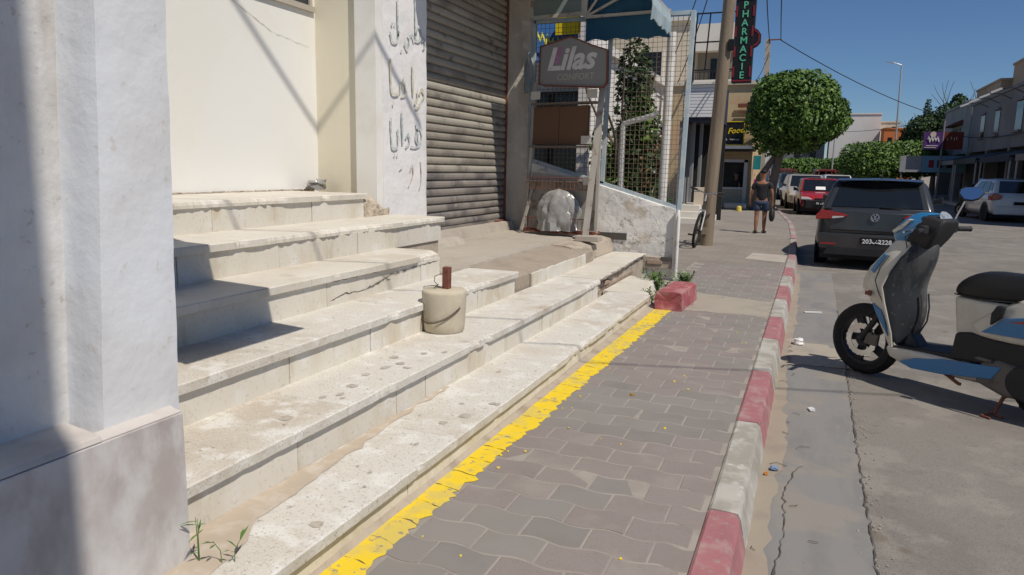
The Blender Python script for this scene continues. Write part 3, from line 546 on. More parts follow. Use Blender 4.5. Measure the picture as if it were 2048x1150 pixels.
# ------------------------------------------------------------------ wire mesh screen on the low wall
m_bluegrey = mat('flaking_blue_paint', (.38, .47, .51), [((.52, .55, .54), 7, .46, .6, .7), ((.22, .10, .05), 6, .62, .70, .9)], rough=.7)
scr = empty('mesh_screen', label='rusty wire mesh screen in a pale blue frame on the low wall', cat='screen')
mb = MB(); zb = lambda x: 1.195 + (.90 - 1.195) * (x + 2.6) / 1.04 + .02
YM = YW + .06
mb.bar((-1.565, YM, .90), (-1.525, YM, 3.33), .07, .05); mb.bar((-1.53, YM, 3.31), (-3.60, YM, 3.31), .05, .05); mb.bar((-3.60, YM, zb(-3.6)), (-3.60, YM, 3.33), .05, .05); mb.bar((-2.595, YM, zb(-2.6)), (-2.55, YM, 3.31), .05, .05); mb.bar((-3.6, YM, zb(-3.6)), (-1.56, YM, zb(-1.56)), .05, .05); mb.build('frame', m_bluegrey, scr)
m_mesh = mat('rusty_wire', (.20, .15, .105), rough=.8)
mb = MB(); x = -3.57
while x < -1.57: mb.bar((x, YM, zb(x)), (x + .012 * N(x * 4), YM, 3.3), .0048); x += .06
z = 1.0
while z < 3.3:
    xa = -3.58 if z > 1.49 else -2.6 - (z - .03 - 1.195) / (.90 - 1.195) * -1.04
    xa = max(-3.58, -2.6 + (z - 1.215) / (.90 - 1.195) * 1.04); mb.bar((xa, YM + .006, z), (-1.56, YM + .006, z + .01 * N(z * 3)), .0048); z += .06
mb.build('wire_mesh', m_mesh, scr)['kind'] = 'stuff'
# pipes behind the screen
pp = MB(); pp.tube([(-1.86, 9.75, .1), (-1.84, 9.75, 3.15)], .055, 12); tag(pp.build('standpipe', m_pipe, smooth=True), 'tall thick white pipe standing behind the wire mesh', 'pipe')
pp = MB(); pp.tube([(-2.40, 9.62, .8), (-2.40, 9.62, 1.98), (-2.38, 9.62, 2.0), (-2.0, 9.62, 2.10), (-1.95, 9.62, 2.16)], .035, 10); tag(pp.build('bent_pipe', m_pipe, smooth=True), 'thin bent white pipe elbow behind the wire mesh', 'pipe')
# ------------------------------------------------------------------ blue awning over the mesh screen
m_blue = mat('blue_awning_cloth', (.022, .10, .19), [((.03, .13, .22), 3, .45, .7, .7), ((.015, .06, .11), 2, .5, .7, .6)], rough=.75, bump=((.3, 5, .03),))
m_bluepale = mat('faded_awning_cloth', (.36, .44, .46), [((.22, .33, .38), 3, .45, .7, .7), ((.28, .20, .14), 11, .66, .76, .7)], rough=.8, bump=((.3, 6, .03),))
ba = empty('blue_awning', label='torn blue fabric awning on a pale metal frame above the mesh screen', cat='awning')
XF, XB, ZF, ZT, YA0, YA1 = -1.78, -2.86, 3.02, 3.95, 8.22, 9.32
def zroof(x): return ZF + .28 + (ZT - ZF - .28) * (XF - x) / (XF - XB)
mb = MB(); rg = []
for j in range(13):
    y = YA0 + (YA1 - YA0) * j / 12; s = .03 * math.sin(j * 1.0)
    rg.append([(XB, y, zroof(XB)), ((XF + XB) / 2, y, zroof((XF + XB) / 2) - .05 - s * .5), (XF - .03, y, ZF + .29), (XF - .02, y, ZF + .275), ((XF + XB) / 2, y, zroof((XF + XB) / 2) - .065 - s * .5), (XB, y, zroof(XB) - .02)])
mb.loft(rg); mb.build('canopy', m_blue, ba)
mb = MB(); rg = []
for j in range(25):
    y = YA0 + (YA1 - YA0) * j / 24; zz = ZF + .03 * abs(math.sin(j * .65)) + .03 * N(y * 6); rg.append([(XF - .01, y, ZF + .29), (XF + .012 + .015 * N(y * 7), y, ZF + .15), (XF + .02 * N(y * 5, 2), y, zz), (XF - .012 + .02 * N(y * 5, 2), y, zz), (XF + .0 + .015 * N(y * 7), y, ZF + .15), (XF - .02, y, ZF + .285)])
mb.loft(rg); mb.build('valance', m_bluepale, ba)
mb = MB(); n = 16; up_, lo_ = [], []
for j in range(n + 1):
    x = XB + (XF - XB) * j / n; up_.append((x, zroof(x) - .02)); lo_.append((x, ZF - .02 + .035 * abs(math.sin(j * .8))))
mb.prism(up_ + lo_[::-1], lambda u, v, d: (u, d, v), YA1 - .012, YA1 - .002); mb.build('end_panel', m_blue, ba)
m_frame = mat('pale_rusty_frame', (.50, .47, .42), [((.24, .13, .08), 6, .58, .70, .8), ((.38, .44, .46), 4, .5, .7, .6)], rough=.6, metal=.2)
mb = MB()
mb.bar((XB, YA1 - .05, ZF + .28), (XF, YA1 - .05, ZF + .30), .035); mb.bar((XB, YA1 - .05, ZF + .28), (XF - .35, YA1 - .06, ZF + .62), .03); mb.bar((XB, YA1 - .05, ZF + .28), (XB + .02, YA1 - .05, ZT), .05); mb.bar((XB, YA1 - .05, ZF + .28), (XB + .4, YA1 - .06, ZT - .1), .03)
mb.bar((XF - .02, YA0, ZF + .28), (XF - .02, YA1, ZF + .28), .03); mb.build('awning_frame', m_frame, ba)
fp = empty('shop_header_sign', label='faded grey-green panel in a white frame above the mesh, left of the blue awning', cat='header sign')
MB().box(-3.58, -2.92, 9.33, 9.345, 3.36, 4.4).build('panel', mat('faded_green_panel', (.20, .25, .24), [((.28, .32, .30), 2, .45, .7, .6)], rough=.5), fp)
mb = MB(); mb.bar((-3.60, 9.32, 3.34), (-2.88, 9.32, 3.36), .045); mb.bar((-2.90, 9.32, 3.34), (-2.90, 9.32, 4.4), .05); mb.bar((-3.60, 9.32, 3.34), (-3.60, 9.32, 4.4), .04); mb.build('frame', m_frame, fp)
# ------------------------------------------------------------------ display rack with a sign on top
rk = empty('display_rack', (0, 0, 0), label='rusty leaning shop display rack with a pentagon brand sign on top', cat='display rack')
m_rack = mat('rack_metal', (.42, .39, .34), [((.20, .12, .08), 5, .55, .68, .8), ((.52, .50, .46), 3, .5, .7, .5)], rough=.6, metal=.2)
m_rackd = mat('rack_dark_metal', (.16, .13, .11), [((.22, .12, .07), 6, .55, .68, .8)], rough=.7)
Bx = lambda u, z, d=0: Vector((-3.52 + 1.02 * u + .04 * (z - .6) * (.5 - u) * 2 * .35, 9.02 - .16 * u + .05 * (z - .6) - d, z))
mb = MB(); mb.bar(Bx(0, .57), Bx(.06, 2.5), .045, .03); mb.bar(Bx(.02, .58, .2), Bx(.10, 1.2), .04, .02)
mb.build('upright', m_rack, rk)
mb = MB(); mb.bar(Bx(1, .60), Bx(1.01, 2.5), .05, .035); mb.bar(Bx(.98, .56, .40), Bx(1.03, 2.42, .02), .075, .02); mb.build('upright', m_rack, rk)
mb = MB(); mb.bar(Bx(0, .60, .1), Bx(1, .60, .1), .03, .05); mb.bar(Bx(0, .60, .1), Bx(0, .6, -.15), .03); mb.bar(Bx(1, .60, .1), Bx(1, .6, -.15), .03); mb.build('base_rail', m_rust, rk)
MB().vs_([Bx(.03, .62, -.02), Bx(.97, .62, -.02), Bx(.99, 1.28, -.02), Bx(.05, 1.34, -.02), Bx(.03, .62, -.035), Bx(.97, .62, -.035), Bx(.99, 1.28, -.035), Bx(.05, 1.34, -.035)], [(0, 1, 2, 3), (7, 6, 5, 4), (0, 4, 5, 1), (1, 5, 6, 2), (2, 6, 7, 3), (3, 7, 4, 0)]).build('back_panel', m_rack, rk)
def grid(u0, u1, z0, z1, d, nu, nz, r=.004):
    mb = MB()
    for i in range(nu + 1): u = u0 + (u1 - u0) * i / nu; mb.tube([Bx(u, z0, d), Bx(u, z1, d)], r, 5)
    for i in range(nz + 1): z = z0 + (z1 - z0) * i / nz; mb.tube([Bx(u0, z, d), Bx(u1, z, d)], r * 1.3, 5)
    return mb
grid(.10, .95, .60, .78, .26, 14, 1).build('wire_basket', m_rust, rk)
g2 = grid(.06, .96, 1.14, 1.28, .16, 16, 1); g2.build('shelf_rail', m_rust, rk)
for z in (1.22, 1.66, 2.2):
    mb = MB(); mb.hexa([Bx(.04, z, .14), Bx(.98, z, .14), Bx(.98, z, -.05), Bx(.04, z, -.05), Bx(.04, z + .02, .14), Bx(.98, z + .02, .14), Bx(.98, z + .02, -.05), Bx(.04, z + .02, -.05)]); mb.build('shelf', m_rackd, rk)
m_tagp = mat('price_tag_plastic', (.55, .53, .47), [((.42, .39, .33), 9, .5, .7, .6)])
for u, z, d in ((.05, 2.26, .16), (.86, 2.26, .16), (.80, 1.70, .16), (.86, 1.20, .19)):
    mb = MB(); mb.hexa([Bx(u, z, d + .004), Bx(u + .14, z, d + .004), Bx(u + .14, z, d), Bx(u, z, d), Bx(u, z + .10, d + .004), Bx(u + .14, z + .10, d + .004), Bx(u + .14, z + .10, d), Bx(u, z + .10, d)]); mb.build('price_tag', m_tagp, rk)
# header board
hd = lambda u, v, d: Vector((-3.30 + u, 8.86 - .13 * u - d, 2.42 + v))
outl = [(0, .02), (.06, 0), (.86, -.05), (.91, .0), (.90, .38), (.72, .44), (.46, .55), (.40, .56), (.20, .51), (.01, .47)]
bd = MB(); bd.prism(outl, hd, -.03, .03); bd = bd.build('sign_board', mat('faded_sign_grey', (.25, .245, .235), [((.24, .23, .22), 3, .45, .7, .7), ((.24, .13, .08), 7, .66, .75, .8)], rough=.55), rk, bevel=.006)
mb = MB()
for a, b in zip(outl, outl[1:] + outl[:1]): mb.bar(hd(*a, .012), hd(*b, .012), .014, .075, (0, 1, 0))
mb.build('sign_rim', m_rust, rk)
ax = (hd(1, 0, 0) - hd(0, 0, 0)).normalized()
F = frame(hd(.10, .185, .033), ax, (0, 0, 1))
add('lettering', place(text_mesh('Lilas', .37, .002, .28, offset=.011), F), mat('sign_white_letter', (.62, .60, .57), [((.45, .43, .40), 9, .5, .7, .6)]), bd)
add('lettering', place(text_mesh('CONFORT', .105, .001, .1, offset=.002), frame(hd(.24, .055, .0325), ax, (0, 0, 1))), mat('sign_ochre_letter', (.40, .37, .30)), bd)
mb = MB(); mb.prism([(.16, .40), (.19, .44), (.31, .46), (.30, .34), (.26, .24), (.20, .27)], hd, .0312, .0322); mb.build('sign_petal', mat('sign_lilac', (.33, .17, .26), [((.40, .30, .35), 8, .5, .7, .6)]), bd)
# cardboard lying in the rack, film bundle in the basket
m_card = mat('brown_cardboard', (.15, .085, .05), [((.15, .085, .05), 3, .45, .7, .6)], rough=.9, bump=((.1, 20, .01),))
cb = MB()
for u0, u1, k in ((.06, .44, 0), (.445, .86, 1)):
    cb.hexa([Bx(u0, 1.70, .05), Bx(u1, 1.69, .05 + .05 * k), Bx(u1, 1.69, .0), Bx(u0, 1.70, .02), Bx(u0, 2.17, .05), Bx(u1, 2.18, .05 + .05 * k), Bx(u1, 2.18, .0), Bx(u0, 2.17, .02)])
tag(cb.build('cardboard_box', m_card), 'flattened brown cardboard box standing on the shelf of the display rack', 'cardboard box')
bg = MB(); rg = []
for i in range(19):
    t = i / 18; r_ = math.sqrt(max(.001, 1 - max(0, t * 1.02 - .02) ** 3.2)); z = .62 + .52 * t; ring = []
    for k in range(48):
        a = 2 * math.pi * k / 48; q = 1 + .22 * N(math.cos(a) * 3, math.sin(a) * 3, z * 5) + .14 * N(math.cos(a) * 9, math.sin(a) * 9, z * 11) + .07 * math.sin(11 * a + 4 * N(z * 6, a)); ring.append((-2.98 + .27 * r_ * q * math.cos(a), 8.78 + .16 * r_ * q * math.sin(a), z + .02 * N(a * 2, z * 9)))
    rg.append(ring)
bg.loft(rg); m_film = mat('plastic_film', (.46, .45, .43), [((.34, .325, .30), 4, .42, .6, .8)], rough=.18, spec=.6, bump=((.5, 9, .04), (.4, 25, .01)), trans=.35)
tag(bg.build('plastic_bundle', m_film, smooth=True), 'crumpled clear plastic bundle lying in the wire basket of the rack', 'plastic bag')
bt = MB(); bt.lathe([(.02, 0), (.055, .01), (.06, .12), (.052, .16), (.06, .2), (.06, .34), (.03, .45), (.022, .47), (.022, .52)], 14, (-3.56, 9.12, 2.36)); tag(bt.build('plastic_bottle', mat('clear_bottle', (.35, .40, .42), rough=.1, trans=.6), smooth=True), 'clear plastic bottle hanging beside the rack sign at the column', 'bottle')
tag(MB().box(-2.62, -2.33, 8.38, 8.56, .535, .60).build('paving_brick', m_concrete, bevel=.006), 'flat grey concrete brick under the right leg of the rack', 'brick')
# ------------------------------------------------------------------ bucket cast in concrete with a steel post
bk = empty('post_weight', (-2.165, 4.13, Z[1]), label='bucket-shaped concrete weight with a rusty steel pipe standing on the steps', cat='weight')
mb = MB(); rg = []
for r_, h in ((.0, .0), (.120, .0), (.130, .012), (.136, .06), (.141, .18), (.146, .255), (.144, .268), (.136, .275), (.0, .277)):
    rg.append([(max(.001, r_) * math.cos(t) * (1 + .012 * N(math.cos(t) * 3, math.sin(t) * 3, h * 9)), max(.001, r_) * math.sin(t) * (1 + .012 * N(math.cos(t) * 3, 5, h * 9)), h + .004 * N(math.cos(t) * 4, math.sin(t) * 4, 1)) for t in [2 * math.pi * k / 40 for k in range(40)]])
mb.loft(rg); mb.build('concrete_body', m_bucket, bk, smooth=True)
mb = MB(); mb.bar((.005, .02, .24), (.008, .02, .42), .046); mb.build('steel_pipe', m_rust, bk, bevel=.004)
mb = MB(); hp = []
for k in range(25): t = math.pi * (1.02 + .98 * k / 24); hp.append((.150 * math.cos(t - .35), .150 * math.sin(t - .35), .16 - .10 * math.sin(math.pi * k / 24) + .01))
mb.tube([(p[0], p[1], p[2]) for p in hp], .0028, 6); mb.tube([(p[0] * 1.005, p[1] * 1.005, p[2] + .008) for p in hp], .0022, 6); mb.build('bucket_handle', m_wire, bk, smooth=True)
mb = MB(); mb.tube([(-.145, -.02, .20), (-.14, -.02, .285), (-.09, -.03, .295), (-.04, -.02, .30), (-.05, 0, .30), (-.075, 0, .32), (-.07, 0, .355), (-.03, .01, .375), (-.0, .02, .35), (.02, .0, .34)], .0025, 6); mb.tube([(-.06, -.03, .283), (-.045, 0, .305), (-.06, .02, .29), (-.03, .0, .284)], .0025, 6); mb.build('binding_wire', m_wire, bk, smooth=True)
mb = MB(); mb.tube([(-.165, .07, 0), (-.165, .07, .19)], .017, 10); tag(mb.build('short_post', m_rust), 'short rusty stub of pipe behind the concrete weight', 'pipe stub').location = (-2.165, 4.13, Z[1])
# ------------------------------------------------------------------ red stone block, weeds
mb = MB(); rg = []
for j in range(13):
    t = j / 12; y = 7.26 + .78 * t
    ring = []
    for x, z in ((-1.40, .0), (-1.41, .1), (-1.395, .175), (-1.38, .188), (-1.27, .192), (-1.17, .188), (-1.145, .175), (-1.135, .09), (-1.13, .0)):
        k = .035 if j == 0 else .008
        ring.append((x + .10 * t * .35 + k * .4 * N(x * 9, y * 9, z * 9), y + k * N(x * 22, z * 24, 3) + (.03 * abs(N(x * 14, z * 16)) if j == 0 else 0), max(0, z + .006 * N(x * 8, y * 8))))
    rg.append(ring)
mb.loft(rg, cap=False)
ncap = 9; mb.vs_([(-1.27, 7.25 + .02, .09)] + rg[0], [(0, 1 + k, 1 + (k + 1) % 9) for k in range(9)]); mb.vs_(rg[-1], [tuple(range(9))])
bl = mb.build('stone_block', m_block); bl.rotation_euler = (0, 0, 0); tag(bl, 'rough kerbstone block painted red lying at the end of the yellow line', 'stone block')
m_leaf_w = mat('weed_leaf', (.075, .16, .03), [((.14, .22, .05), 3, .45, .7, .7), ((.20, .20, .08), 5, .66, .75, .6)], rough=.6)
def leafblade(mb, p, d, L_, wd, droop=.3):
    p = Vector(p); d = Vector(d).normalized(); s = d.cross(Vector((0, 0, 1)));
    if s.length < .01: s = Vector((1, 0, 0))
    s.normalize(); m1 = p + d * L_ * .5 + Vector((0, 0, -droop * L_ * .1)); e = p + d * L_ + Vector((0, 0, -droop * L_ * .5))
    mb.vs_([p - s * wd * .2, p + s * wd * .2, m1 + s * wd * .5, e, m1 - s * wd * .5], [(0, 1, 2, 4), (4, 2, 3)])
def weed(name, c, n, h, sp, label, lw_=.014, ll=.06, leafn=11):
    o = empty(name, c, label=label, cat='weed'); sm = MB(); lf = MB()
    for k in range(n):
        a = random.uniform(0, 6.3); b = random.uniform(0, sp); x, y = b * math.cos(a) * .6, b * math.sin(a) * .6; top = Vector((x + b * .7 * math.cos(a), y + b * .7 * math.sin(a), h * random.uniform(.55, 1)))
        mid = Vector((x * 1.1, y * 1.1, top.z * .55)); sm.tube([(x, y, 0), mid, top], .0025, 4, .001)
        for j in range(leafn):
            t = random.uniform(.15, 1); p = Vector((x, y, 0)).lerp(mid, t * 2) if t < .5 else mid.lerp(top, t * 2 - 1); a2 = random.uniform(0, 6.3)
            leafblade(lf, p, (math.cos(a2), math.sin(a2), random.uniform(.1, 1.1)), ll * random.uniform(.6, 1.3), lw_, .4)
    sm.build('stem', m_leaf_w, o, fix=False); lf.build('leaves', m_leaf_w, o, fix=False); return o
weed('weed', (-1.60, 8.35, .0), 34, .26, .17, 'leafy green weed behind the red stone block, left clump', .018, .07)
weed('weed', (-1.33, 8.55, .0), 26, .24, .15, 'leafy green weed against the white drain pipe, right clump', .02, .08)
weed('weed', (-1.52, 7.55, .0), 14, .18, .07, 'small dark weed between low step and red block', .014, .05)
weed('weed', (-1.71, 1.60, Z[0]), 2, .15, .03, 'thin green shoot beside the marble base at the bottom edge', .008, .045, 4)
weed('weed', (-1.62, 1.63, Z[0]), 2, .13, .04, 'thin dark green shoot on the lowest step near the bottom edge', .009, .05, 4)
# ------------------------------------------------------------------ leaves
def scribble(F_, w, h, n, r, seed=0):
    '''illegible running script: wavy pen line in the plane of frame F_'''
    mb = MB(); rng = random.Random(seed); x = 0; pts = []
    for i in range(n * 4):
        a = i * math.pi / 2; pts.append(F_ @ Vector((w * i / (n * 4) + .25 * w / n * math.sin(a * 2), h * (.5 + .5 * math.sin(a) * rng.uniform(.5, 1)), .004)))
    mb.tube(pts, r, 5); return mb
m_ficus = mat('ficus_leaf', (.075, .145, .022), [((.15, .25, .04), 2.6, .50, .62, .8), ((.03, .062, .012), 1.7, .50, .62, .75), ((.16, .20, .06), 9, .60, .68, .6)], rough=.55, spec=.35)
m_dkleaf = mat('dark_tree_leaf', (.030, .062, .018), [((.055, .10, .03), .9, .48, .72, .8)], rough=.65)
m_bark = mat('grey_bark', (.16, .13, .10), [((.09, .07, .055), 9, .45, .7, .8, (1, 1, .25)), ((.24, .21, .17), 5, .55, .7, .5)], rough=.95, bump=((.6, 14, .03),))
def leaves(name, blobs, n, size, m, parent, shell=.55, seed=1, flat=.0):
    """many small folded leaf faces spread through ellipsoid blobs (cx, cy, cz, rx, ry, rz, power)"""
    rng = np.random.default_rng(seed); per = [b[3] * b[4] * b[5] for b in blobs]; tot = sum(per); V = []; F = []
    for b, wgt in zip(blobs, per):
        k = int(n * wgt / tot); d = rng.normal(size=(k, 3)); p_ = b[6] if len(b) > 6 else 2.
        d /= (np.abs(d) ** p_).sum(1, keepdims=True) ** (1 / p_); r = 1 - shell * rng.random((k, 1)) ** 2.2
        r *= np.array([[1 + .13 * N(x * 3 + seed, y * 3, z * 3) + .07 * N(x * 8, y * 8 + seed, z * 8)] for x, y, z in d])
        c = np.array(b[:3]) + d * r * np.array(b[3:6])
        nr = d + rng.normal(size=(k, 3)) * .75 + np.array([0, 0, .35]); nr /= np.linalg.norm(nr, axis=1, keepdims=True)
        t = np.cross(nr, rng.normal(size=(k, 3))); t /= np.linalg.norm(t, axis=1, keepdims=True); s = np.cross(nr, t)
        L_ = size * (.6 + .8 * rng.random((k, 1))); W = L_ * .30; base = len(V)
        q = np.stack([c - t * L_ * .5, c + s * W - nr * W * .1, c + t * L_ * .5, c - s * W - nr * W * .1], 1).reshape(-1, 3); o = len(V)
        V += q.tolist(); F += [(o + 4 * i, o + 4 * i + 1, o + 4 * i + 2, o + 4 * i + 3) for i in range(k)]
    me = bpy.data.meshes.new(name); me.from_pydata(V, [], F); me.update(); return add(name, me, m, parent)
def branch(mb, p, d, L_, r, lvl, rng):
    p = Vector(p); d = Vector(d).normalized(); pts = [p]; k = 4
    for i in range(k):
        d = (d + Vector((rng.uniform(-.2, .2), rng.uniform(-.2, .2), .08))).normalized(); p = p + d * L_ / k; pts.append(p)
    mb.tube(pts, r, 7, r * .55)
    if lvl:
        for j in range(3):
            a = rng.uniform(0, 6.3); branch(mb, pts[-1 - (j % 2)], d + Vector((math.cos(a), math.sin(a), rng.uniform(0, .5))) * .8, L_ * .65, r * .5, lvl - 1, rng)
def tree(name, base, label, blobs, n, size, th, tr, m=m_ficus, seed=1, group=None, lean=(0, 0), twin=None, cat='tree', shell=.55):
    o = empty(name, base, label=label, cat=cat, group=group); rng = random.Random(seed); mb = MB()
    top = Vector((lean[0], lean[1], th)); mb.tube([(0, 0, -.4), (lean[0] * .2, lean[1] * .2, th * .3), (lean[0] * .55, lean[1] * .55, th * .65), top], [tr * 1.35, tr, tr * .85, tr * .75], 10)
    for j in range(5): a = j * 1.26 + rng.uniform(0, .5); branch(mb, top - Vector((0, 0, .1)), (math.cos(a), math.sin(a), 1.0), th * .55, tr * .5, 1, rng)
    if twin: mb.tube([(twin[0], twin[1], -.4), (twin[0] * .7, twin[1] * .7, th * .5), (lean[0], lean[1], th * 1.05)], [tr * .8, tr * .65, tr * .5], 8)
    mb.build('trunk', m_bark, o, smooth=True)
    leaves('crown', blobs, n, size, m, o, seed=seed, shell=shell); return o
# ------------------------------------------------------------------ wall behind the mesh, neighbours on the left
m_offwhite = mat('offwhite_wall', (.68, .65, .59), [((.52, .48, .42), .8, .48, .72, .7), ((.40, .35, .29), 2.5, .62, .76, .5, (1, 1, .3))], bump=((.15, 14, .008),))
m_creamb = mat('cream_facade', (.62, .54, .42), [((.48, .40, .30), 1.2, .50, .72, .7), ((.70, .64, .54), .6, .5, .7, .6), ((.32, .26, .19), 3, .66, .76, .6, (1, 1, .3))], bump=((.2, 14, .01),))
m_tan = mat('tan_facade', (.55, .42, .25), [((.44, .33, .20), 1.4, .5, .72, .6), ((.60, .34, .20), .7, .60, .66, .5)], bump=((.15, 20, .006),))
m_white = mat('white_facade', (.74, .70, .65), [((.64, .60, .55), .25, .45, .7, .6)])
m_grey = mat('grey_facade', (.21, .21, .215), [((.15, .148, .148), .5, .45, .7, .7), ((.26, .24, .22), 1.6, .62, .76, .5, (1, 1, .3))], bump=((.1, 10, .01),))
m_alu = mat('grey_aluminium', (.50, .50, .49), rough=.45, metal=.4)
m_glassd = mat('shop_glass', (.014, .015, .016), [((.03, .03, .03), 2, .5, .6, .6)], rough=.15, spec=.35)
m_dkblue = mat('dark_blue_trim', (.03, .035, .06))
m_black = mat('black_paint', (.012, .012, .014), rough=.5)
vh = empty('white_house', label='small white house behind the wire mesh with a blue and yellow awning', cat='house')
MB().box(-8.5, -3.62, 13.2, 18.5, 0, 3.4).build('wall', m_offwhite, vh)
MB().box(-8.6, -3.5, 13.0, 18.6, 3.4, 3.55).build('roof', m_offwhite, vh)
for x0, x1, z0, z1 in ((-5.45, -4.75, .3, 2.75), (-4.62, -3.78, .3, 2.75), (-6.6, -5.9, 1.2, 2.5)):
    d_ = MB().box(x0, x1, 13.16, 13.199, z0, z1).build('door', m_glassd, vh); f_ = MB(); f_.box(x0 - .05, x0, 13.13, 13.198, z0, z1); f_.box(x1, x1 + .05, 13.13, 13.198, z0, z1); f_.box(x0 - .05, x1 + .05, 13.13, 13.198, z1, z1 + .05); f_.build('frame', m_black, d_)
MB().box(-5.9, -5.45, 12.9, 13.18, .3, 2.0).build('brown_panel', m_card, vh)
MB().hexa([(-5.2, 12.2, 3.2), (-4.1, 12.2, 3.2), (-4.1, 12.9, 3.7), (-5.2, 12.9, 3.7), (-5.2, 12.2, 3.24), (-4.1, 12.2, 3.24), (-4.1, 12.9, 4.2), (-5.2, 12.9, 4.2)]).build('awning', mat('blue_sign_cloth', (.02, .09, .25)), vh)
scribble(frame((-4.80, 12.16, 3.60), (.62, 0, -.25), (-.2, .25, .6)), .75, .30, 7, .018, 2).build('lettering', mat('yellow_letter', (.62, .58, .05)), vh)
MB().hexa([(-4.25, 12.1, 3.62), (-3.85, 12.1, 3.62), (-3.85, 12.5, 3.8), (-4.25, 12.5, 3.8), (-4.25, 12.1, 3.95), (-3.85, 12.1, 3.95), (-3.85, 12.5, 4.1), (-4.25, 12.5, 4.1)]).build('yellow_panel', mat('yellow_plastic', (.75, .55, .01)), vh)
MB().box(-3.75, -3.55, 11.9, 13.1, .0, 4.4).build('gate_pillar', m_white, vh)
sw = empty('side_wall', label='low stained cream garden wall behind the mesh beside the bush', cat='wall')
MB().box(-3.6, -2.35, 12.4, 12.6, 0, .95).build('wall', m_creamb, sw); MB().box(-3.62, -2.33, 12.36, 12.64, .95, 1.02).build('coping', m_offwhite, sw)
bs = empty('climbing_bush', (-2.62, 11.2, 0), label='tall climbing bush with dry patches behind the wire mesh', cat='bush')
mb = MB(); rng = random.Random(4)
for k in range(4): branch(mb, (random.uniform(-.2, .2), random.uniform(-.2, .2), 0), (random.uniform(-.2, .2), 0, 1), 1.8, .045, 1, rng)
mb.tube([(.42, .1, 0), (.40, .12, 1.9)], .05, 8); mb.build('trunk', m_bark, bs)
leaves('crown', [(-.02, 0, 2.5, .30, .35, .85), (.10, 0, 1.6, .40, .4, .8), (-.35, .1, 1.2, .35, .35, .6), (.05, .1, .75, .6, .35, .6), (-.25, .1, .9, .5, .3, .7)], 7600, .095, m_dkleaf, bs, seed=3, shell=.9)
leaves('green_shoots', [(-.38, -.2, 1.65, .28, .2, .42), (-.2, -.2, 1.1, .3, .2, .35), (.2, -.2, 2.0, .2, .2, .5)], 1100, .085, m_ficus, bs, seed=5, shell=.9)
leaves('dry_leaves', [(.22, -.1, 1.55, .24, .2, .5), (.1, -.1, .8, .4, .2, .3)], 700, .08, mat('dry_leaf', (.22, .13, .07)), bs, seed=6, shell=.9)
# pharmacy building
pb = empty('cream_building', label='tall cream building with a recessed balcony behind the utility pole', cat='building')
pb.scale = (1.66, 1.66, 1.66); pb.location = (0, 0, -.924)
MB().box(-9.5, -3.55, 22.0, 25.5, .4, 5.62).build('wall', m_creamb, pb)
MB().box(-3.56, -2.32, 22.35, 25.4, .4, 5.55).build('wing', m_creamb, pb)
MB().box(-3.54, -2.30, 21.95, 22.345, 4.78, 5.52).build('balcony_lintel', m_offwhite, pb)
MB().box(-3.54, -2.30, 21.95, 22.345, 3.62, 3.98).build('balcony_parapet', m_offwhite, pb)
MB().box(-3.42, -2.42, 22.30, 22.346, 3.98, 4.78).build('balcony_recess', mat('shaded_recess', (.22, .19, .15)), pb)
dr = MB().box(-3.05, -2.75, 22.27, 22.30, 3.98, 4.6).build('door', m_glassd, pb)
mb = MB()
for k in range(9): mb.bar((-3.4 + k * .115, 21.96, 3.98), (-3.4 + k * .115, 21.96, 4.2), .015)
mb.bar((-3.45, 21.96, 4.2), (-2.4, 21.96, 4.2), .02); mb.build('railing', m_black, pb)
MB().box(-9.6, -3.50, 21.9, 22.1, 5.62, 5.75).build('parapet', m_offwhite, pb)
for x in (-8.4, -6.8, -5.2):
    wn = MB().box(x, x + .8, 21.97, 21.999, 3.6, 4.8).build('window', m_glassd, pb); f_ = MB(); f_.box(x - .06, x, 21.94, 21.998, 3.55, 4.85); f_.box(x + .8, x + .86, 21.94, 21.998, 3.55, 4.85); f_.box(x, x + .8, 21.94, 21.998, 3.55, 3.6); f_.build('frame', m_offwhite, wn)
# shop with a white slatted fascia
ws = empty('fascia_shop', label='shop with a white slatted fascia above a dark entrance behind the pole', cat='shop')
for k in range(10): MB().box(-3.36, -2.46, 19.97, 20.03, 2.80 + k * .083, 2.80 + k * .083 + .074).build('fascia_slat', mat('white_slat', (.72, .72, .73), rough=.5) if k == 0 else bpy.data.materials['white_slat'], ws, bevel=.008, seg=1)
MB().box(-3.38, -2.44, 20.031, 21.9, 2.70, 3.66).build('fascia_box', m_dkblue, ws)
MB().box(-3.40, -2.44, 19.9, 20.1, 3.632, 3.69).build('fascia_cap', m_white, ws)
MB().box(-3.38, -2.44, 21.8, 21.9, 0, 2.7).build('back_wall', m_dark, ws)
for k, x in enumerate((-3.36, -3.20, -3.05)): MB().box(x, x + .07, 20.1 + k * .45, 20.3 + k * .45, .55, 2.7).build('column', m_grey, ws)
MB().box(-3.45, -3.375, 20.06, 21.9, .3, 2.7).build('side_wall', m_grey, ws)
for k in range(3): MB().box(-4.6, -2.55 - .14 * k, 19.55 + .33 * k, 21.9, .0 + .16 * k, .16 + .16 * k - .002).build('step', m_offwhite, ws, bevel=.008)
MB().box(-3.05, -2.5, 20.6, 20.9, .48, .95).build('planter', m_creamb, ws)
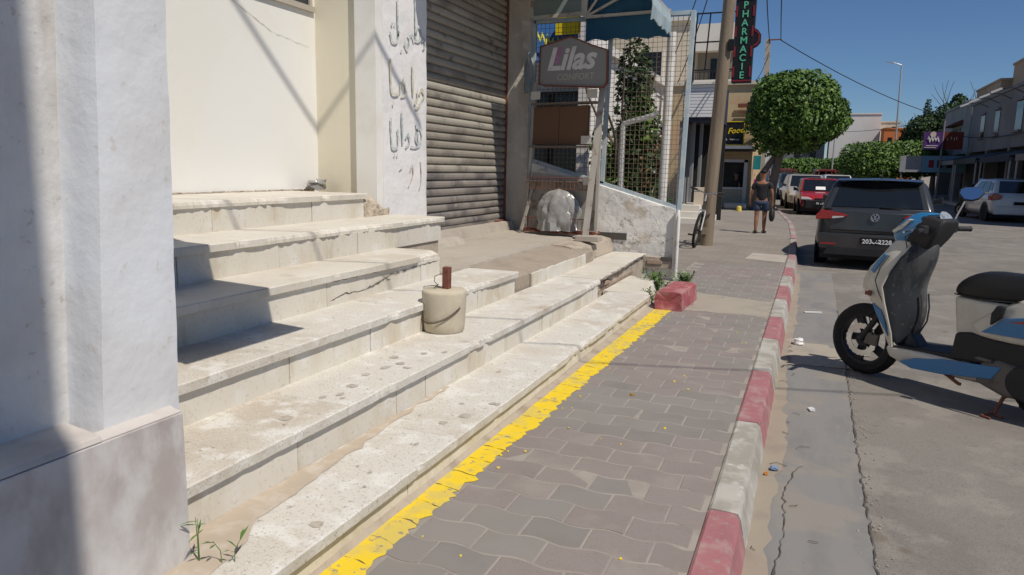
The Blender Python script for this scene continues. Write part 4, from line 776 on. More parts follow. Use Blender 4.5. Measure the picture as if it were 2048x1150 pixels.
# tan building with the snack bar
tb = empty('snack_bar', label='tan building with a snack bar and white canopy beyond the utility pole', cat='building')
MB().box(-8, -2.36, 30.4, 36, 0, 4.75).build('wall', m_tan, tb)
MB().box(-8, -2.30, 30.3, 36.1, 4.75, 4.88).build('parapet', m_creamb, tb)
MB().box(-4.6, -2.22, 28.6, 30.45, 2.24, 2.36).build('canopy', m_white, tb); MB().box(-4.6, -2.22, 28.62, 30.4, 2.18, 2.238).build('canopy_trim', m_black, tb)
win = MB().box(-4.42, -2.55, 30.2, 30.24, .80, 1.76).build('window', m_glassd, tb)
f_ = MB(); f_.box(-4.5, -4.42, 29.56, 29.68, .0, 1.85); f_.box(-2.55, -2.42, 29.56, 29.68, .0, 1.85); f_.box(-4.5, -2.42, 29.56, 29.68, 1.76, 1.86); f_.box(-4.5, -2.42, 29.54, 29.68, .72, .80); f_.build('frame', m_alu, win)
for k in range(6): MB().box(-4.4, -2.56, 29.57, 29.60, .02 + k * .115, .125 + k * .115).build('counter_board', mat('beige_board', (.42, .36, .25)) if k == 0 else bpy.data.materials['beige_board'], tb, bevel=.006, seg=1)
MB().box(-4.5, -2.4, 29.602, 29.66, 0, .72).build('counter_back', m_tan, tb)
mb = MB(); mb.bar((-3.0, 30.3, 3.95), (-2.4, 30.3, 3.95), .04, .15); mb.bar((-3.0, 30.3, 3.7), (-2.4, 30.3, 3.7), .04, .04); mb.build('bracket', m_rust, tb)
fs = empty('snack_sign', label='black square sign with yellow border and yellow script on the tan building', cat='sign')
MB().box(-3.98, -2.70, 30.05, 30.15, 2.46, 3.30).build('board', m_black, fs)
f_ = MB(); e = .035; f_.box(-4.0, -2.68, 30.03, 30.16, 2.42, 2.455); f_.box(-4.0, -2.68, 30.03, 30.16, 3.305, 3.34); f_.box(-4.03, -3.985, 30.03, 30.16, 2.42, 3.34); f_.box(-2.695, -2.66, 30.03, 30.16, 2.42, 3.34); m_yel = mat('yellow_sign_paint', (.75, .55, .02)); f_.build('border', m_yel, fs)
add('lettering', place(text_mesh('Food', .30, .004, .25, offset=.006), frame((-3.30, 30.044, 2.86), (1, 0, .08), (0, 0, 1))), m_yel, fs)
m_wl = mat('white_letter', (.75, .74, .70))
scribble(frame((-3.72, 30.05, 2.60), (1, 0, 0), (0, 0, 1)), .42, .07, 9, .009, 3).build('lettering', m_wl, fs); scribble(frame((-3.20, 30.05, 2.60), (1, 0, 0), (0, 0, 1)), .36, .07, 8, .009, 4).build('lettering', m_wl, fs)
mb = MB(); mb.lathe([(.10, -.002), (.10, .002), (.001, .003)], 14, (-3.45, 30.043, 2.95), 'y'); mb.build('emblem', m_wl, fs)
tg = MB(); tg.box(-2.34, -2.06, 31.2, 31.3, 1.5, 2.05); tag(tg.build('teal_banner', mat('teal_cloth', (.02, .22, .27))), 'small teal banner hanging right of the snack bar window', 'banner')
for k, x in enumerate((-3.95, -3.05)):
    ps = MB(); ps.tube([(x, 28.3, .13), (x + .78, 28.3, .13)], .13, 14); tag(ps.build('concrete_pipe', m_concrete), ['left', 'right'][k] + ' of two short concrete pipes lying before the snack bar', 'concrete pipe')
pv = MB(); pv.lathe([(.001, 0), (.10, 0), (.085, .15), (.06, .19), (.001, .19)], 14, (-2.42, 27.2, 0)); tag(pv.build('yellow_stone', m_yellow), 'small yellow painted stone on the pavement near the snack bar', 'stone')
# ------------------------------------------------------------------ pharmacy sign on its bracket
ps = empty('pharmacy_sign', (0, 17, 0), label='tall black vertical pharmacy sign with green letters and red border', cat='sign')
MB().box(-1.865, -1.455, 0, .22, 3.32, 5.10).build('sign_box', m_black, ps, bevel=.01)
m_gl = mat('green_letter', (.10, .42, .26), emit=((.08, .5, .3), .05)); m_rd = mat('red_strip', (.22, .02, .03))
for i, ch in enumerate('PHARMACIE'):
    me = text_mesh(ch, .205, .004, align='CENTER', offset=.003); add('letter', place(me, frame((-1.655, -.008, 4.865 - i * .182), (1, 0, 0), (0, 0, 1))), m_gl, ps)
mb = MB()
for k in range(4): mb.box(-1.850, -1.815, -.012, -.001, 3.44 + k * .42, 3.44 + k * .42 + .22); mb.box(-1.505, -1.470, -.012, -.001, 3.44 + k * .42, 3.44 + k * .42 + .22)
mb.box(-1.85, -1.47, -.012, -.001, 3.345, 3.375); mb.box(-1.85, -1.47, -.012, -.001, 5.045, 5.075); mb.build('red_border', m_rd, ps)
mb = MB(); mb.prism([(-1.455, 4.05), (-1.38, 4.09), (-1.315, 4.17), (-1.315, 4.33), (-1.38, 4.42), (-1.455, 4.46)], lambda u, v, d: (u, d, v), .05, .18); mb.build('cross_lamp', m_black, ps)
mb = MB(); mb.prism([(-1.455, 4.07), (-1.385, 4.105), (-1.33, 4.18), (-1.33, 4.32), (-1.385, 4.40), (-1.455, 4.44), (-1.455, 4.40), (-1.40, 4.37), (-1.36, 4.31), (-1.36, 4.19), (-1.40, 4.14), (-1.455, 4.11)], lambda u, v, d: (u, d, v), .042, .049); mb.build('cross_trim', m_rd, ps)
mb = MB(); B3 = lambda x, z, y=.1: (x, y, z)
for a, b in (((-1.865, 4.83), (-2.68, 4.83)), ((-1.865, 4.22), (-2.70, 4.22)), ((-1.865, 3.62), (-2.70, 3.62)), ((-2.68, 4.85), (-2.74, 3.30)), ((-2.40, 4.83), (-2.46, 3.62))): mb.bar(B3(*a), B3(*b), .028)
for x in (-2.70, -2.05): mb.bar((x, .1, 4.6), (x - .55, 3.6, 3.68), .025); mb.bar((x, .1, 3.75), (x - .5, 3.2, 3.68), .022)
mb.build('bracket', m_black, ps)
# ------------------------------------------------------------------ poles and wires
m_wood = mat('weathered_pole_wood', (.24, .19, .135), [((.15, .115, .085), 14, .42, .7, .8, (1, 1, .06)), ((.32, .27, .20), 9, .55, .72, .6, (1, 1, .05))], rough=.95, bump=((.5, 25, .01),))
up1 = empty('utility_pole', (-1.83, 14.2, 0), label='weathered wooden utility pole the bicycle leans against', cat='utility pole')
mb = MB(); mb.tube([(0, 0, -.2), (.04, .0, 1.2), (.16, -.02, 4.5), (.32, -.05, 9)], [.125, .12, .11, .10], 18); mb.build('pole', m_wood, up1, smooth=True)
mb = MB(); mb.box(-.17, .02, -.19, -.09, .22, .34); mb.build('step_block', m_wood, up1)
mb = MB(); mb.bar((.05, -.05, 8.5), (.9, -.05, 8.5), .07); mb.build('crossarm', m_rust, up1)
mb = MB(); mb.box(.20, .30, -.15, -.08, 3.55, 3.75); mb.build('junction_box', m_black, up1)
up2 = empty('concrete_pole', (-2.34, 37, 0), label='square concrete utility pole with a crossarm rising behind the ficus', cat='utility pole')
mb = MB(); mb.hexa([(-.16, -.16, -.2), (.16, -.16, -.2), (.16, .16, -.2), (-.16, .16, -.2), (-.28, -.1, 7.5), (-.06, -.1, 7.5), (-.06, .1, 7.5), (-.28, .1, 7.5)]); mb.build('pole', m_concrete, up2)
mb = MB(); mb.bar((-.16, -.12, 7.45), (.42, -.12, 7.45), .05); mb.build('crossarm', m_rust, up2)
lp = empty('street_lamp', (5.30, 60, -.15), label='tall thin grey street lamp with an arm above the far trees', cat='street lamp')
mb = MB(); mb.tube([(0, 0, 0), (-.12, 0, 4.5), (-.22, 0, 9.25)], .075, 8, .05); mb.tube([(-.22, 0, 9.25), (-.5, 0, 9.36), (-1.1, 0, 9.5)], .035, 6); mb.build('pole', m_alu, lp)
mb = MB(); mb.bar((-.75, 0, 9.42), (-1.25, 0, 9.54), .16, .06); mb.build('lamp_head', m_alu, lp)
lp2 = empty('street_lamp', (-.35, 66, -.15), label='thin pole of a second street lamp before the white building', cat='street lamp')
mb = MB(); mb.tube([(1.6, 0, 0), (1.6, 0, 5.4)], .06, 6); mb.build('pole', m_alu, lp2)
def sag(a, b, s, n=24): a, b = Vector(a), Vector(b); return [a.lerp(b, i / n) - Vector((0, 0, s * 4 * (i / n) * (1 - i / n))) for i in range(n + 1)]
m_cable = mat('black_cable', (.03, .03, .032), rough=.7)
def cable(pts, r, label):
    mb = MB(); mb.tube(pts, r, 5); return tag(mb.build('overhead_cable', m_cable, smooth=True), label, 'cable')
cable(sag((-1.95, 36.9, 7.42), (7.9, 58, 5.3), .35), .022, 'long black cable sagging across the sky from concrete pole to right buildings')
cable(sag((7.9, 58, 5.3), (1.5, 88, 5.9), .3), .022, 'black cable running from the right buildings to the white building')
cable(sag((8.2, 57, 4.2), (8.1, 36, 3.3), .3), .022, 'black cable along the grey facade on the right')
cable(sag((-1.40, 14.1, 8.45), (-2.42, 36.9, 7.3), .6), .02, 'left black cable from the wooden pole to the concrete pole')
cable(sag((-.95, 14.1, 8.45), (-1.95, 36.9, 7.45), .6), .02, 'right black cable from the wooden pole to the concrete pole crossarm')
cable(sag((-2.42, 36.9, 6.9), (-2.6, 31, 4.9), .3), .015, 'thin cable from the concrete pole down behind the pharmacy sign')
cable(sag((-1.55, 14.1, 7.0), (-4.2, 21.9, 4.3), .3), .012, 'thin cable from the wooden pole to the cream building, upper')
cable(sag((-1.55, 14.1, 6.6), (-3.9, 21.9, 3.9), .3), .012, 'thin cable from the wooden pole to the cream building, lower')
# cables overhead whose shadows cross the steps and the pavement
S1, S2 = Vector((-1.513, 4.946, 0)), Vector((1.159, 5.80, -.15)); t6 = -LDIR / -LDIR.z * 6.2
d12 = (S2 - S1).normalized(); cable([S1 + t6 - d12 * 6.2 + Vector((0, 0, .3)), S1 + t6, S2 + t6, S2 + t6 + d12 * 6], .011, 'cable high over the steps and the pavement')
S1, S2 = Vector((-4.47, 5.13, 2.43)), Vector((-4.47, 5.85, 1.76)); t6 = -LDIR / -LDIR.z * 6.5; d12 = (S2 - S1).normalized()
cable([S1 + t6 - d12 * 2.5, S1 + t6, S2 + t6, S2 + t6 + d12 * 1.6], .022, 'thick slanting guy cable high above the steps')
# unseen pole added behind the viewpoint, shading the left end of the pillar
shadow_pole = empty('utility_pole', (.94, -.365, -.15), label='unseen wooden pole added behind the viewpoint to shade the pillar', cat='utility pole')
mb = MB(); mb.tube([(0, 0, -.2), (0, 0, 3), (0, 0, 8.5)], [.18, .18, .18], 18); mb.build('pole', m_wood, shadow_pole, smooth=True)
# ------------------------------------------------------------------ trees
ft = tree('ficus_tree', (-1.95, 34, 0), 'large clipped round ficus tree on the pavement beyond the boy', [(.80, 0, 4.25, 1.85, 1.7, 1.38, 2.8), (.92, 0, 3.75, 2.15, 1.8, 1.15, 2.6), (.15, 0, 2.75, 1.05, 1.0, .65), (1.2, 0, 2.7, .9, .9, .5), (1.9, .2, 4.7, .7, .7, .6), (-.2, -.3, 4.9, .7, .7, .55)], 26000, .17, 2.3, .22, seed=11, lean=(.35, 0), twin=(-.75, .2), shell=.5)
ft.scale = (.796, .838, .838); ft.location = (-1.49, 28.5, .227)
for k, (x, y, r_, h, lb) in enumerate([(3.1, 52, 1.75, 3.55, 'wide clipped ficus in the row ahead of the dark car, leftmost of the big three'), (4.9, 55, 1.9, 3.75, 'wide clipped ficus in the row ahead of the dark car, middle of the big three'), (6.6, 58, 1.6, 3.9, 'wide clipped ficus beside the blue fascia, rightmost of the big three')]):
    tree('ficus_tree', (x, y, -.15), lb, [(0, 0, h - 1.15, r_, r_, 1.15, 3), (0, 0, h - 1.5, r_ * .95, r_ * .95, .95, 3)], 6500, .20, 1.5, .14, seed=20 + k, group='clipped street trees')
for k, (x, y, r_, h, lb) in enumerate([(-1.9, 70, 1.5, 2.75, 'small clipped ficus behind the red truck, leftmost of the far row'), (.2, 74, 1.5, 2.85, 'small clipped ficus above the red car, second in the far row'), (1.9, 68, 1.4, 2.8, 'small clipped ficus left of the big trees, third in the far row'), (-.9, 80, 1.5, 3.0, 'farthest small clipped ficus down the street')]):
    tree('ficus_tree', (x, y, -.15), lb, [(0, 0, h - .85, r_, r_, .9, 2.6)], 2600, .24, 1.2, .12, seed=30 + k, group='clipped street trees')
tree('dark_tree', (8.6, 66, 0), 'tall dark evergreen tree behind the purple sign', [(-.6, 0, 4.6, 1.9, 1.5, 1.5), (.6, 0, 5.6, 1.3, 1.2, 1.3), (-1.6, 0, 3.8, 1.2, 1, 1)], 7000, .24, 3, .2, m_dkleaf, 41)
tree('conifer', (8.9, 76, 0), 'slim dark conifer top above the far evergreen', [(0, 0, 6.6, .35, .35, 1.6), (0, 0, 5.5, .6, .6, 1.3)], 1500, .22, 4, .1, m_dkleaf, 42)
tree('conifer', (10.4, 70, 0), 'dark feathery conifer beside the right building roof', [(0, 0, 7.0, .7, .6, 1.0), (-.3, 0, 6.2, .9, .7, .5)], 1500, .24, 5, .1, m_dkleaf, 43)
# ------------------------------------------------------------------ far end of the street
def block(name, label, x0, x1, y0, y1, h, m, wins=(), cat='building', z0=-.2):
    o = empty(name, label=label, cat=cat); MB().box(x0, x1, y0, y1, z0, h).build('wall', m, o)
    MB().box(x0 - .08, x1 + .08, y0 - .08, y1 + .08, h, h + .14).build('parapet', m, o)
    for a, b, c, d in wins:
        w_ = MB().box(a, b, y0 - .03, y0 - .002, c, d).build('window', m_glassd, o); MB().box(a - .08, b + .08, y0 - .12, y0 - .002, c - .1, c - .01).build('sill', m, w_)
    return o
block('white_building', 'plain white building at the far end of the street', 1.2, 6.2, 90, 104, 7.85, m_white)
block('low_annex', 'low grey and white annex before the white building', 3.3, 5.6, 80, 88, 4.1, m_grey)
block('tan_house', 'tan house with a red shutter right of the white building', 6.25, 8.3, 93, 101, 7.15, m_creamb, [(6.9, 7.4, 6.2, 6.6), (7.55, 7.95, 6.2, 6.7)])
block('orange_house', 'low house with an orange wall at the far end', 6.3, 9.2, 86, 90, 6.05, mat('orange_wall', (.55, .17, .05)), [(6.7, 7.1, 4.7, 5.2), (8.2, 8.6, 4.7, 5.2)])
block('blue_grey_building', 'shaded blue grey building seen behind the round ficus', -3.5, .8, 95, 104, 6.2, m_grey, [(-2.5, -1.8, 3, 4.5), (-.8, -.1, 3, 4.5)])
block('far_wall_building', 'pale far building closing the bend of the street', -16, -3.6, 100, 110, 5.0, m_white, [(-8, -7, 2, 3.5), (-11, -10, 2, 3.5)])
# ------------------------------------------------------------------ right-hand row (faces away from the sun)
def rrow(name, label, y0, y1, h, m, bays, up_w):
    o = empty(name, label=label, cat='building'); MB().box(8.3, 18, y0, y1, 2.75, h).build('upper_wall', m, o); MB().box(8.2, 18, y0, y1, h, h + .15).build('parapet', m, o)
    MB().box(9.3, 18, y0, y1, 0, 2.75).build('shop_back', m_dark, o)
    n = bays
    for k in range(n + 1):
        y = y0 + (y1 - y0 - .35) * k / n; MB().box(8.3, 9.3, y, y + .35, 0, 2.75).build('pier', m, o)
    for k in range(n):
        a = y0 + (y1 - y0 - .35) * k / n + .35; b = y0 + (y1 - y0 - .35) * (k + 1) / n
        w_ = MB().box(8.9, 8.94, a, b, 0, 2.7).build('shop_window', m_glassd, o); f_ = MB(); f_.box(8.86, 8.95, (a + b) / 2 - .04, (a + b) / 2 + .04, 0, 2.7); f_.build('mullion', m_alu, w_)
    for y, z0, wd, hh in up_w:
        w_ = MB().box(8.275, 8.299, y, y + wd, z0, z0 + hh).build('window', m_glassd, o); MB().box(8.15, 8.299, y - .1, y + wd + .1, z0 - .1, z0 - .01).build('sill', m, w_)
        MB().box(8.18, 8.299, y - .12, y + wd + .12, z0 + hh + .01, z0 + hh + .1).build('lintel', m, w_)
    return o
r1 = rrow('grey_shop_row', 'grey two-storey shop building in shade on the right', 26, 51, 5.45, m_grey, 5, [(29, 3.4, 1.2, 1.3), (34, 3.4, 1.2, 1.3), (39, 3.5, 1.2, 1.3), (43.5, 3.5, 1.0, 1.2), (47, 3.5, 1.0, 1.2)])
for k, y in enumerate((27, 33.5, 40, 46)):
    a_ = empty('shop_canopy', label='dark shop canopy along the grey building, number %s from the near end' % ['one', 'two', 'three', 'four'][k], cat='canopy')
    mb = MB(); mb.hexa([(6.9, y, 2.15), (8.3, y, 2.45), (8.3, y + 5.6, 2.45), (6.9, y + 5.6, 2.15), (6.9, y, 2.22), (8.3, y, 2.6), (8.3, y + 5.6, 2.6), (6.9, y + 5.6, 2.22)]); mb.build('roof', m_black, a_)
    mb = MB(); mb.box(6.86, 6.90, y, y + 5.6, 2.0, 2.24); mb.build('valance', [m_grey, m_dkblue, m_black, m_grey][k], a_)
    for yy in (y + .1, y + 5.5): MB().bar((6.92, yy, 0), (6.92, yy, 2.15), .05).build('post', m_alu, a_)
r2 = rrow('white_shop_row', 'paler shop building with a tiled window hood beyond the grey one', 51.2, 61, 5.75, mat('pale_grey_facade', (.34, .335, .32), [((.26, .25, .24), .6, .45, .62, .7)]), 2, [(54.2, 3.3, .5, 1.0), (55.3, 3.3, .5, 1.0), (56.4, 3.3, .5, 1.0)])
MB().hexa([(7.7, 53.6, 4.55), (8.3, 53.6, 4.55), (8.3, 57.4, 4.55), (7.7, 57.4, 4.55), (7.8, 53.6, 4.6), (8.3, 53.6, 4.9), (8.3, 57.4, 4.9), (7.8, 57.4, 4.6)]).build('tiled_hood', m_rust, r2)
ta = block('roof_house', 'tan upper house with dark edge behind the grey shop roof', 11.5, 18, 44, 58, 8.6, mat('tan_plaster_far', (.46, .34, .23), [((.36, .26, .17), .8, .45, .7, .6)]), [(12.6, 13.4, 7.2, 8.2)])
block('roof_house', 'lower tan rooftop block left of the tan upper house', 10.9, 15, 58.2, 66, 7.7, bpy.data.materials['tan_plaster_far'])
for k, y in enumerate((39, 41.5, 44, 46.5)):
    f_ = empty('floodlight', (8.28, y, 5.05), label='small white floodlight on an arm on the grey facade, %s from the near end' % ['first', 'second', 'third', 'fourth'][k], cat='floodlight')
    mb = MB(); mb.tube([(0, 0, 0), (-.5, 0, .25), (-1.0, 0, .2)], .018, 5); mb.build('arm', m_black, f_); mb = MB(); mb.bar((-.9, 0, .22), (-1.3, .05, .05), .2, .09); mb.build('lamp', m_wl, f_)
def sign(name, label, x0, x1, y, z0, z1, m, thick=.12):
    o = empty(name, label=label, cat='sign'); MB().box(x0, x1, y, y + thick, z0, z1).build('board', m, o); return o
s_ = sign('purple_sign', 'purple cafe sign with white script on the right of the street', 5.80, 6.78, 50, 2.93, 3.95, mat('purple_sign_paint', (.10, .035, .17)))
scribble(frame((6.02, 49.99, 3.30), (1, 0, .03), (0, 0, 1)), .62, .42, 4, .035, 5).build('lettering', m_wl, s_); scribble(frame((5.95, 49.99, 3.10), (1, 0, 0), (0, 0, 1)), .62, .06, 10, .012, 6).build('lettering', m_wl, s_); scribble(frame((5.88, 49.99, 3.0), (1, 0, 0), (0, 0, 1)), .6, .05, 10, .012, 7).build('lettering', m_wl, s_)
mb = MB(); mb.lathe([(.16, -.003), (.16, .003), (.001, .004)], 12, (6.28, 49.985, 3.80), 'y'); mb.build('crepe_emblem', m_creamb, s_)
mb = MB(); mb.tube([(6.80, 50.06, -.0), (6.80, 50.06, 4.6)], .06, 8); mb.build('post', m_grey, s_)
s_ = sign('red_sign', 'dark red sign with pale letters beside the purple one', 6.86, 7.88, 50.2, 2.93, 3.95, mat('dark_red_sign', (.16, .035, .025)))
for x, h_ in ((7.05, .2), (7.24, .1), (7.40, .18), (7.52, .12)): MB().box(x, x + .035, 50.185, 50.199, 3.45 + (.2 - h_) * .6, 3.45 + .16 + (.2 - h_) * .6).build('letter', m_creamb, s_)
s_ = sign('blue_fascia', 'long pale blue shop fascia with pictures under the purple sign', 5.88, 8.2, 50.4, 1.58, 2.56, mat('pale_blue_panel', (.16, .32, .42)), .3)
MB().box(4.72, 5.86, 50.4, 50.7, 1.58, 2.54).build('picture_panel', mat('poster_grey', (.32, .34, .35), [((.45, .30, .26), 2.2, .55, .7, .7), ((.2, .24, .28), 3.4, .55, .7, .7)]), s_)
for k, (x, m) in enumerate(((6.25, m_rd), (6.7, m_dkblue), (7.2, m_dkblue))): MB().box(x, x + .28, 50.385, 50.398, 1.85, 2.3).build('picture', m, s_)
mb = MB(); mb.box(4.75, 8.2, 50.7, 53, 1.6, 1.75); mb.build('canopy', m_grey, s_); mb = MB(); mb.bar((4.85, 50.5, 0), (4.85, 50.5, 1.6), .08); mb.build('post', m_grey, s_)
# ------------------------------------------------------------------ vehicles
m_tyre = mat('tyre_rubber', (.018, .018, .018), [((.05, .045, .04), 12, .5, .75, .6)], rough=.9)
m_rim = mat('grey_rim', (.30, .30, .30), rough=.4, metal=.7)
m_trim = mat('black_plastic', (.022, .022, .024), [((.05, .047, .044), 5, .5, .75, .5)], rough=.6)
m_wglass = mat('car_glass', (.010, .012, .013), [((.035, .038, .038), 1.2, .5, .7, .5)], rough=.06, spec=.9)
m_redlamp = mat('red_lamp', (.30, .012, .015), rough=.15, spec=.7); m_clear = mat('clear_lamp', (.60, .60, .60), rough=.1, spec=.8); m_chrome = mat('chrome', (.65, .65, .65), rough=.18, metal=1.)
m_plate = mat('black_plate', (.012, .012, .014)); m_platew = mat('plate_white', (.78, .78, .76))
def paint(name, c, rough=.3): return mat(name, c, [((c[0] * .8 + .03, c[1] * .8 + .028, c[2] * .8 + .024), 1.5, .5, .75, .5)], rough=rough, spec=.5, coat=.6)
def tlathe(prof, n, c, flip=1): mb = MB(); mb.lathe([(r, h * flip) for r, h in prof], n, c, 'x'); return mb
def wheel(parent, x, y, r, wd, side, name='wheel'):
    t = tlathe([(r * .62, -wd * .5), (r * .90, -wd * .5), (r, -wd * .32), (r, wd * .32), (r * .90, wd * .5), (r * .62, wd * .5)], 24, (x, y, r)).build(name, m_tyre, parent, smooth=False)
    tlathe([(r * .61, wd * .15), (r * .61, wd * .42), (r * .55, wd * .40), (r * .15, wd * .30), (.001, wd * .34)], 20, (x, y, r), side).build('rim', m_rim, t)
def plate(parent, F_, wd=.52, h=.11, txt=('203', '2228')):
    p = MB(); p.prism([(-wd / 2, 0), (wd / 2, 0), (wd / 2, h), (-wd / 2, h)], lambda u, v, d: F_ @ Vector((u, v, d)), 0, .008); p = p.build('number_plate', m_plate, parent)
    if txt:
        add('plate_text', place(text_mesh(txt[0], h * .88, .001, align='LEFT', offset=.002), F_ @ Matrix.Translation((-wd * .43, h * .18, .009))), m_platew, p)
        add('plate_text', place(text_mesh(txt[1], h * .88, .001, align='RIGHT', offset=.002), F_ @ Matrix.Translation((wd * .43, h * .18, .009))), m_platew, p)
        q = MB()   # the Arabic word between the numbers, in pen strokes
        for path in ([(.055, .05), (.045, .028), (.025, .028), (.02, .05), (.012, .03), (-.005, .03), (-.02, .045), (-.03, .03), (-.04, .02), (-.055, .03), (-.06, .05)], [(-.01, .068), (0, .068)], [(.035, .068), (.042, .068)]): q.tube([F_ @ Vector((u * h / .11, v * h / .11, .010)) for u, v in path], .006, 5)
        q.build('plate_text', m_platew, p)
    return p
def car(name, loc, rz, label, cat, L_=4.2, W=1.79, Hh=1.47, pm=None, hood=1.15, ws=1.75, rr=.42, belt=.95, tail=.12, nose=.72, taillow=.62, wb=2.62, r=.315, group='cars parked along the street', hatch=.30, pickup=False, roofin=.20):
    """y forward from the rear bumper (0) to the nose (L_)"""
    o = empty(name, loc, rz, label, cat, group); w2 = W / 2
    ax = [(L_ - wb) * .52, (L_ - wb) * .52 + wb]
    yw = L_ - hood     # base of the windscreen
    sts = [(0.0, .86, .42, belt - .26), (.03, .93, .30, belt - .06), (.12, .975, .24, belt), (.45, 1.0, .22, belt + .01), (yw * .6, 1.0, .20, belt + .0), (yw, .995, .20, belt), (yw + .15, .985, .20, belt - .02), (yw + hood * .55, .965, .22, nose + (belt - nose) * .6), (L_ - .18, .92, .24, nose + .03), (L_ - .05, .84, .26, nose - .06), (L_, .74, .36, nose - .20)]
    rg = []
    for y, wf, zb, zs in sts:
        w_ = w2 * wf; half = [(0, zb), (w_ * .82, zb), (w_ * .96, zb + .07), (w_ * .995, zb + .2), (w_, zb + (zs - zb) * .58), (w_ * .985, zs - .10), (w_ * .95, zs - .02), (w_ * .86, zs + .012), (0, zs + .03)]
        rg.append([(x, y, z) for x, z in half] + [(-x, y, z) for x, z in half[-2:0:-1]])
    mb = MB(); mb.loft(rg); mb.build('body', pm, o, smooth=True, sub=1)
    # greenhouse
    b0, b1 = tail, yw + .12; t0, t1 = tail + hatch, L_ - ws; wb_, wt = w2 * .93, w2 - roofin
    if pickup: b0 = 1.75; t0 = 1.8
    zb, zt = belt - .03, Hh - .03
    gv = [(-wb_, b0, zb), (wb_, b0, zb), (wb_, b1, zb), (-wb_, b1, zb), (-wt, t0, zt), (wt, t0, zt), (wt, t1, zt), (-wt, t1, zt)]
    mb = MB(); mb.hexa(gv); mb.build('cabin', pm, o, bevel=.07, seg=3, smooth=True)
    mb = MB(); mb.loft([[(-wt * .92, t0 + .05, zt - .01), (-wt * .5, t0 + .02, zt + .022), (wt * .5, t0 + .02, zt + .022), (wt * .92, t0 + .05, zt - .01)], [(-wt * .96, (t0 + t1) / 2, zt - .0), (-wt * .5, (t0 + t1) / 2, zt + .035), (wt * .5, (t0 + t1) / 2, zt + .035), (wt * .96, (t0 + t1) / 2, zt)], [(-wt * .92, t1 - .05, zt - .01), (-wt * .5, t1 - .02, zt + .018), (wt * .5, t1 - .02, zt + .018), (wt * .92, t1 - .05, zt - .01)]], cap=False, closed=False); mb.build('roof', pm, o, smooth=True)
    g = [Vector(v) for v in gv]
    def pane(nm, a, b, c, d, u0, u1, v0, v1, m=m_wglass, off=.012):
        P = lambda u, v: (a.lerp(b, u)).lerp(d.lerp(c, u), v)
        nrm = (b - a).cross(d - a).normalized(); q = [P(u0, v0), P(u1, v0), P(u1, v1), P(u0, v1)]
        mb = MB(); mb.hexa([p + nrm * (off - .01) for p in q] + [p + nrm * off for p in q]); return mb.build(nm, m, o, bevel=.015, seg=2)
    pane('rear_window', g[0], g[1], g[5], g[4], .09, .91, .12, .88)
    pane('windscreen', g[2], g[3], g[7], g[6], .06, .94, .08, .92)
    for s_, (a, b, c, d) in (('l', (g[3], g[0], g[4], g[7])), ('r', (g[1], g[2], g[6], g[5]))):
        if s_ == 'l': pane('side_window', a, b, c, d, .20, .50, .13, .86); pane('side_window', a, b, c, d, .53, .80, .13, .86); pane('side_window', a, b, c, d, .83, .94, .25, .80)
        else: pane('side_window', a, b, c, d, .50, .80, .13, .86); pane('side_window', a, b, c, d, .20, .47, .13, .86); pane('side_window', a, b, c, d, .06, .17, .25, .80)
    for y in ax:
        for s_ in (-1, 1):
            tlathe([(r * 1.18, 0), (r * 1.18, .02), (.001, .02)], 24, (s_ * (w2 - .012), y, r), s_).build('wheel_arch', m_trim, o)
            wheel(o, s_ * (w2 - .085), y, r, .20, s_)
    MB().box(-w2 * .9, w2 * .9, .25, L_ - .3, .14, .30).build('underbody', m_trim, o)
    for s_ in (-1, 1):
        mb = MB(); y = yw - .05; mb.loft([[(s_ * (w2 * .97), y, belt + .02), (s_ * (w2 * .97), y, belt + .10), (s_ * (w2 * .97), y + .06, belt + .08), (s_ * (w2 * .97), y + .06, belt + .02)], [(s_ * (w2 + .17), y - .05, belt + .02), (s_ * (w2 + .16), y - .05, belt + .17), (s_ * (w2 + .14), y + .08, belt + .15), (s_ * (w2 + .15), y + .08, belt + .03)]]); mb.build('wing_mirror', m_trim if name != 'dark_hatchback' else pm, o, bevel=.015)
    return o, dict(w2=w2, L=L_, belt=belt, g=g)
# dark hatchback seen from behind
pm = paint('anthracite_paint', (.030, .032, .034), .28)
o, q = car('dark_hatchback', (.95, 13.05, -.15), R(-5.5), 'dark grey hatchback seen from behind, parked by the kerb', 'car', 4.2, 1.80, 1.47, pm, hood=1.05, ws=1.95, belt=.98, tail=.06, hatch=.48, roofin=.22)
Bk = lambda u, v, d: Vector((u, -d, v))
mb = MB(); mb.loft([[(x, y, z) for x, y, z in r_] for r_ in [[(-.80, .03, .60), (-.80, -.045, .56), (-.80, -.045, .34), (-.74, .06, .24)], [(-.5, .0, .60), (-.5, -.085, .57), (-.5, -.08, .33), (-.5, .06, .22)], [(.5, .0, .60), (.5, -.085, .57), (.5, -.08, .33), (.5, .06, .22)], [(.80, .03, .60), (.80, -.045, .56), (.80, -.045, .34), (.74, .06, .24)]]], cap=True); mb.build('rear_bumper', pm, o, smooth=True, bevel=.01)
mb = MB(); mb.prism([(-.72, .24), (.72, .24), (.66, .36), (-.66, .36)], Bk, .05, .095); mb.build('bumper_insert', m_trim, o)
hb = MB(); hb.loft([[(-.66, .05, .62), (-.66, -.035, .64), (-.66, -.02, .93), (-.66, .06, .99)], [(0, .05, .62), (0, -.06, .64), (0, -.04, .93), (0, .06, 1.0)], [(.66, .05, .62), (.66, -.035, .64), (.66, -.02, .93), (.66, .06, .99)]]); hb = hb.build('tailgate', pm, o, smooth=True, bevel=.012)
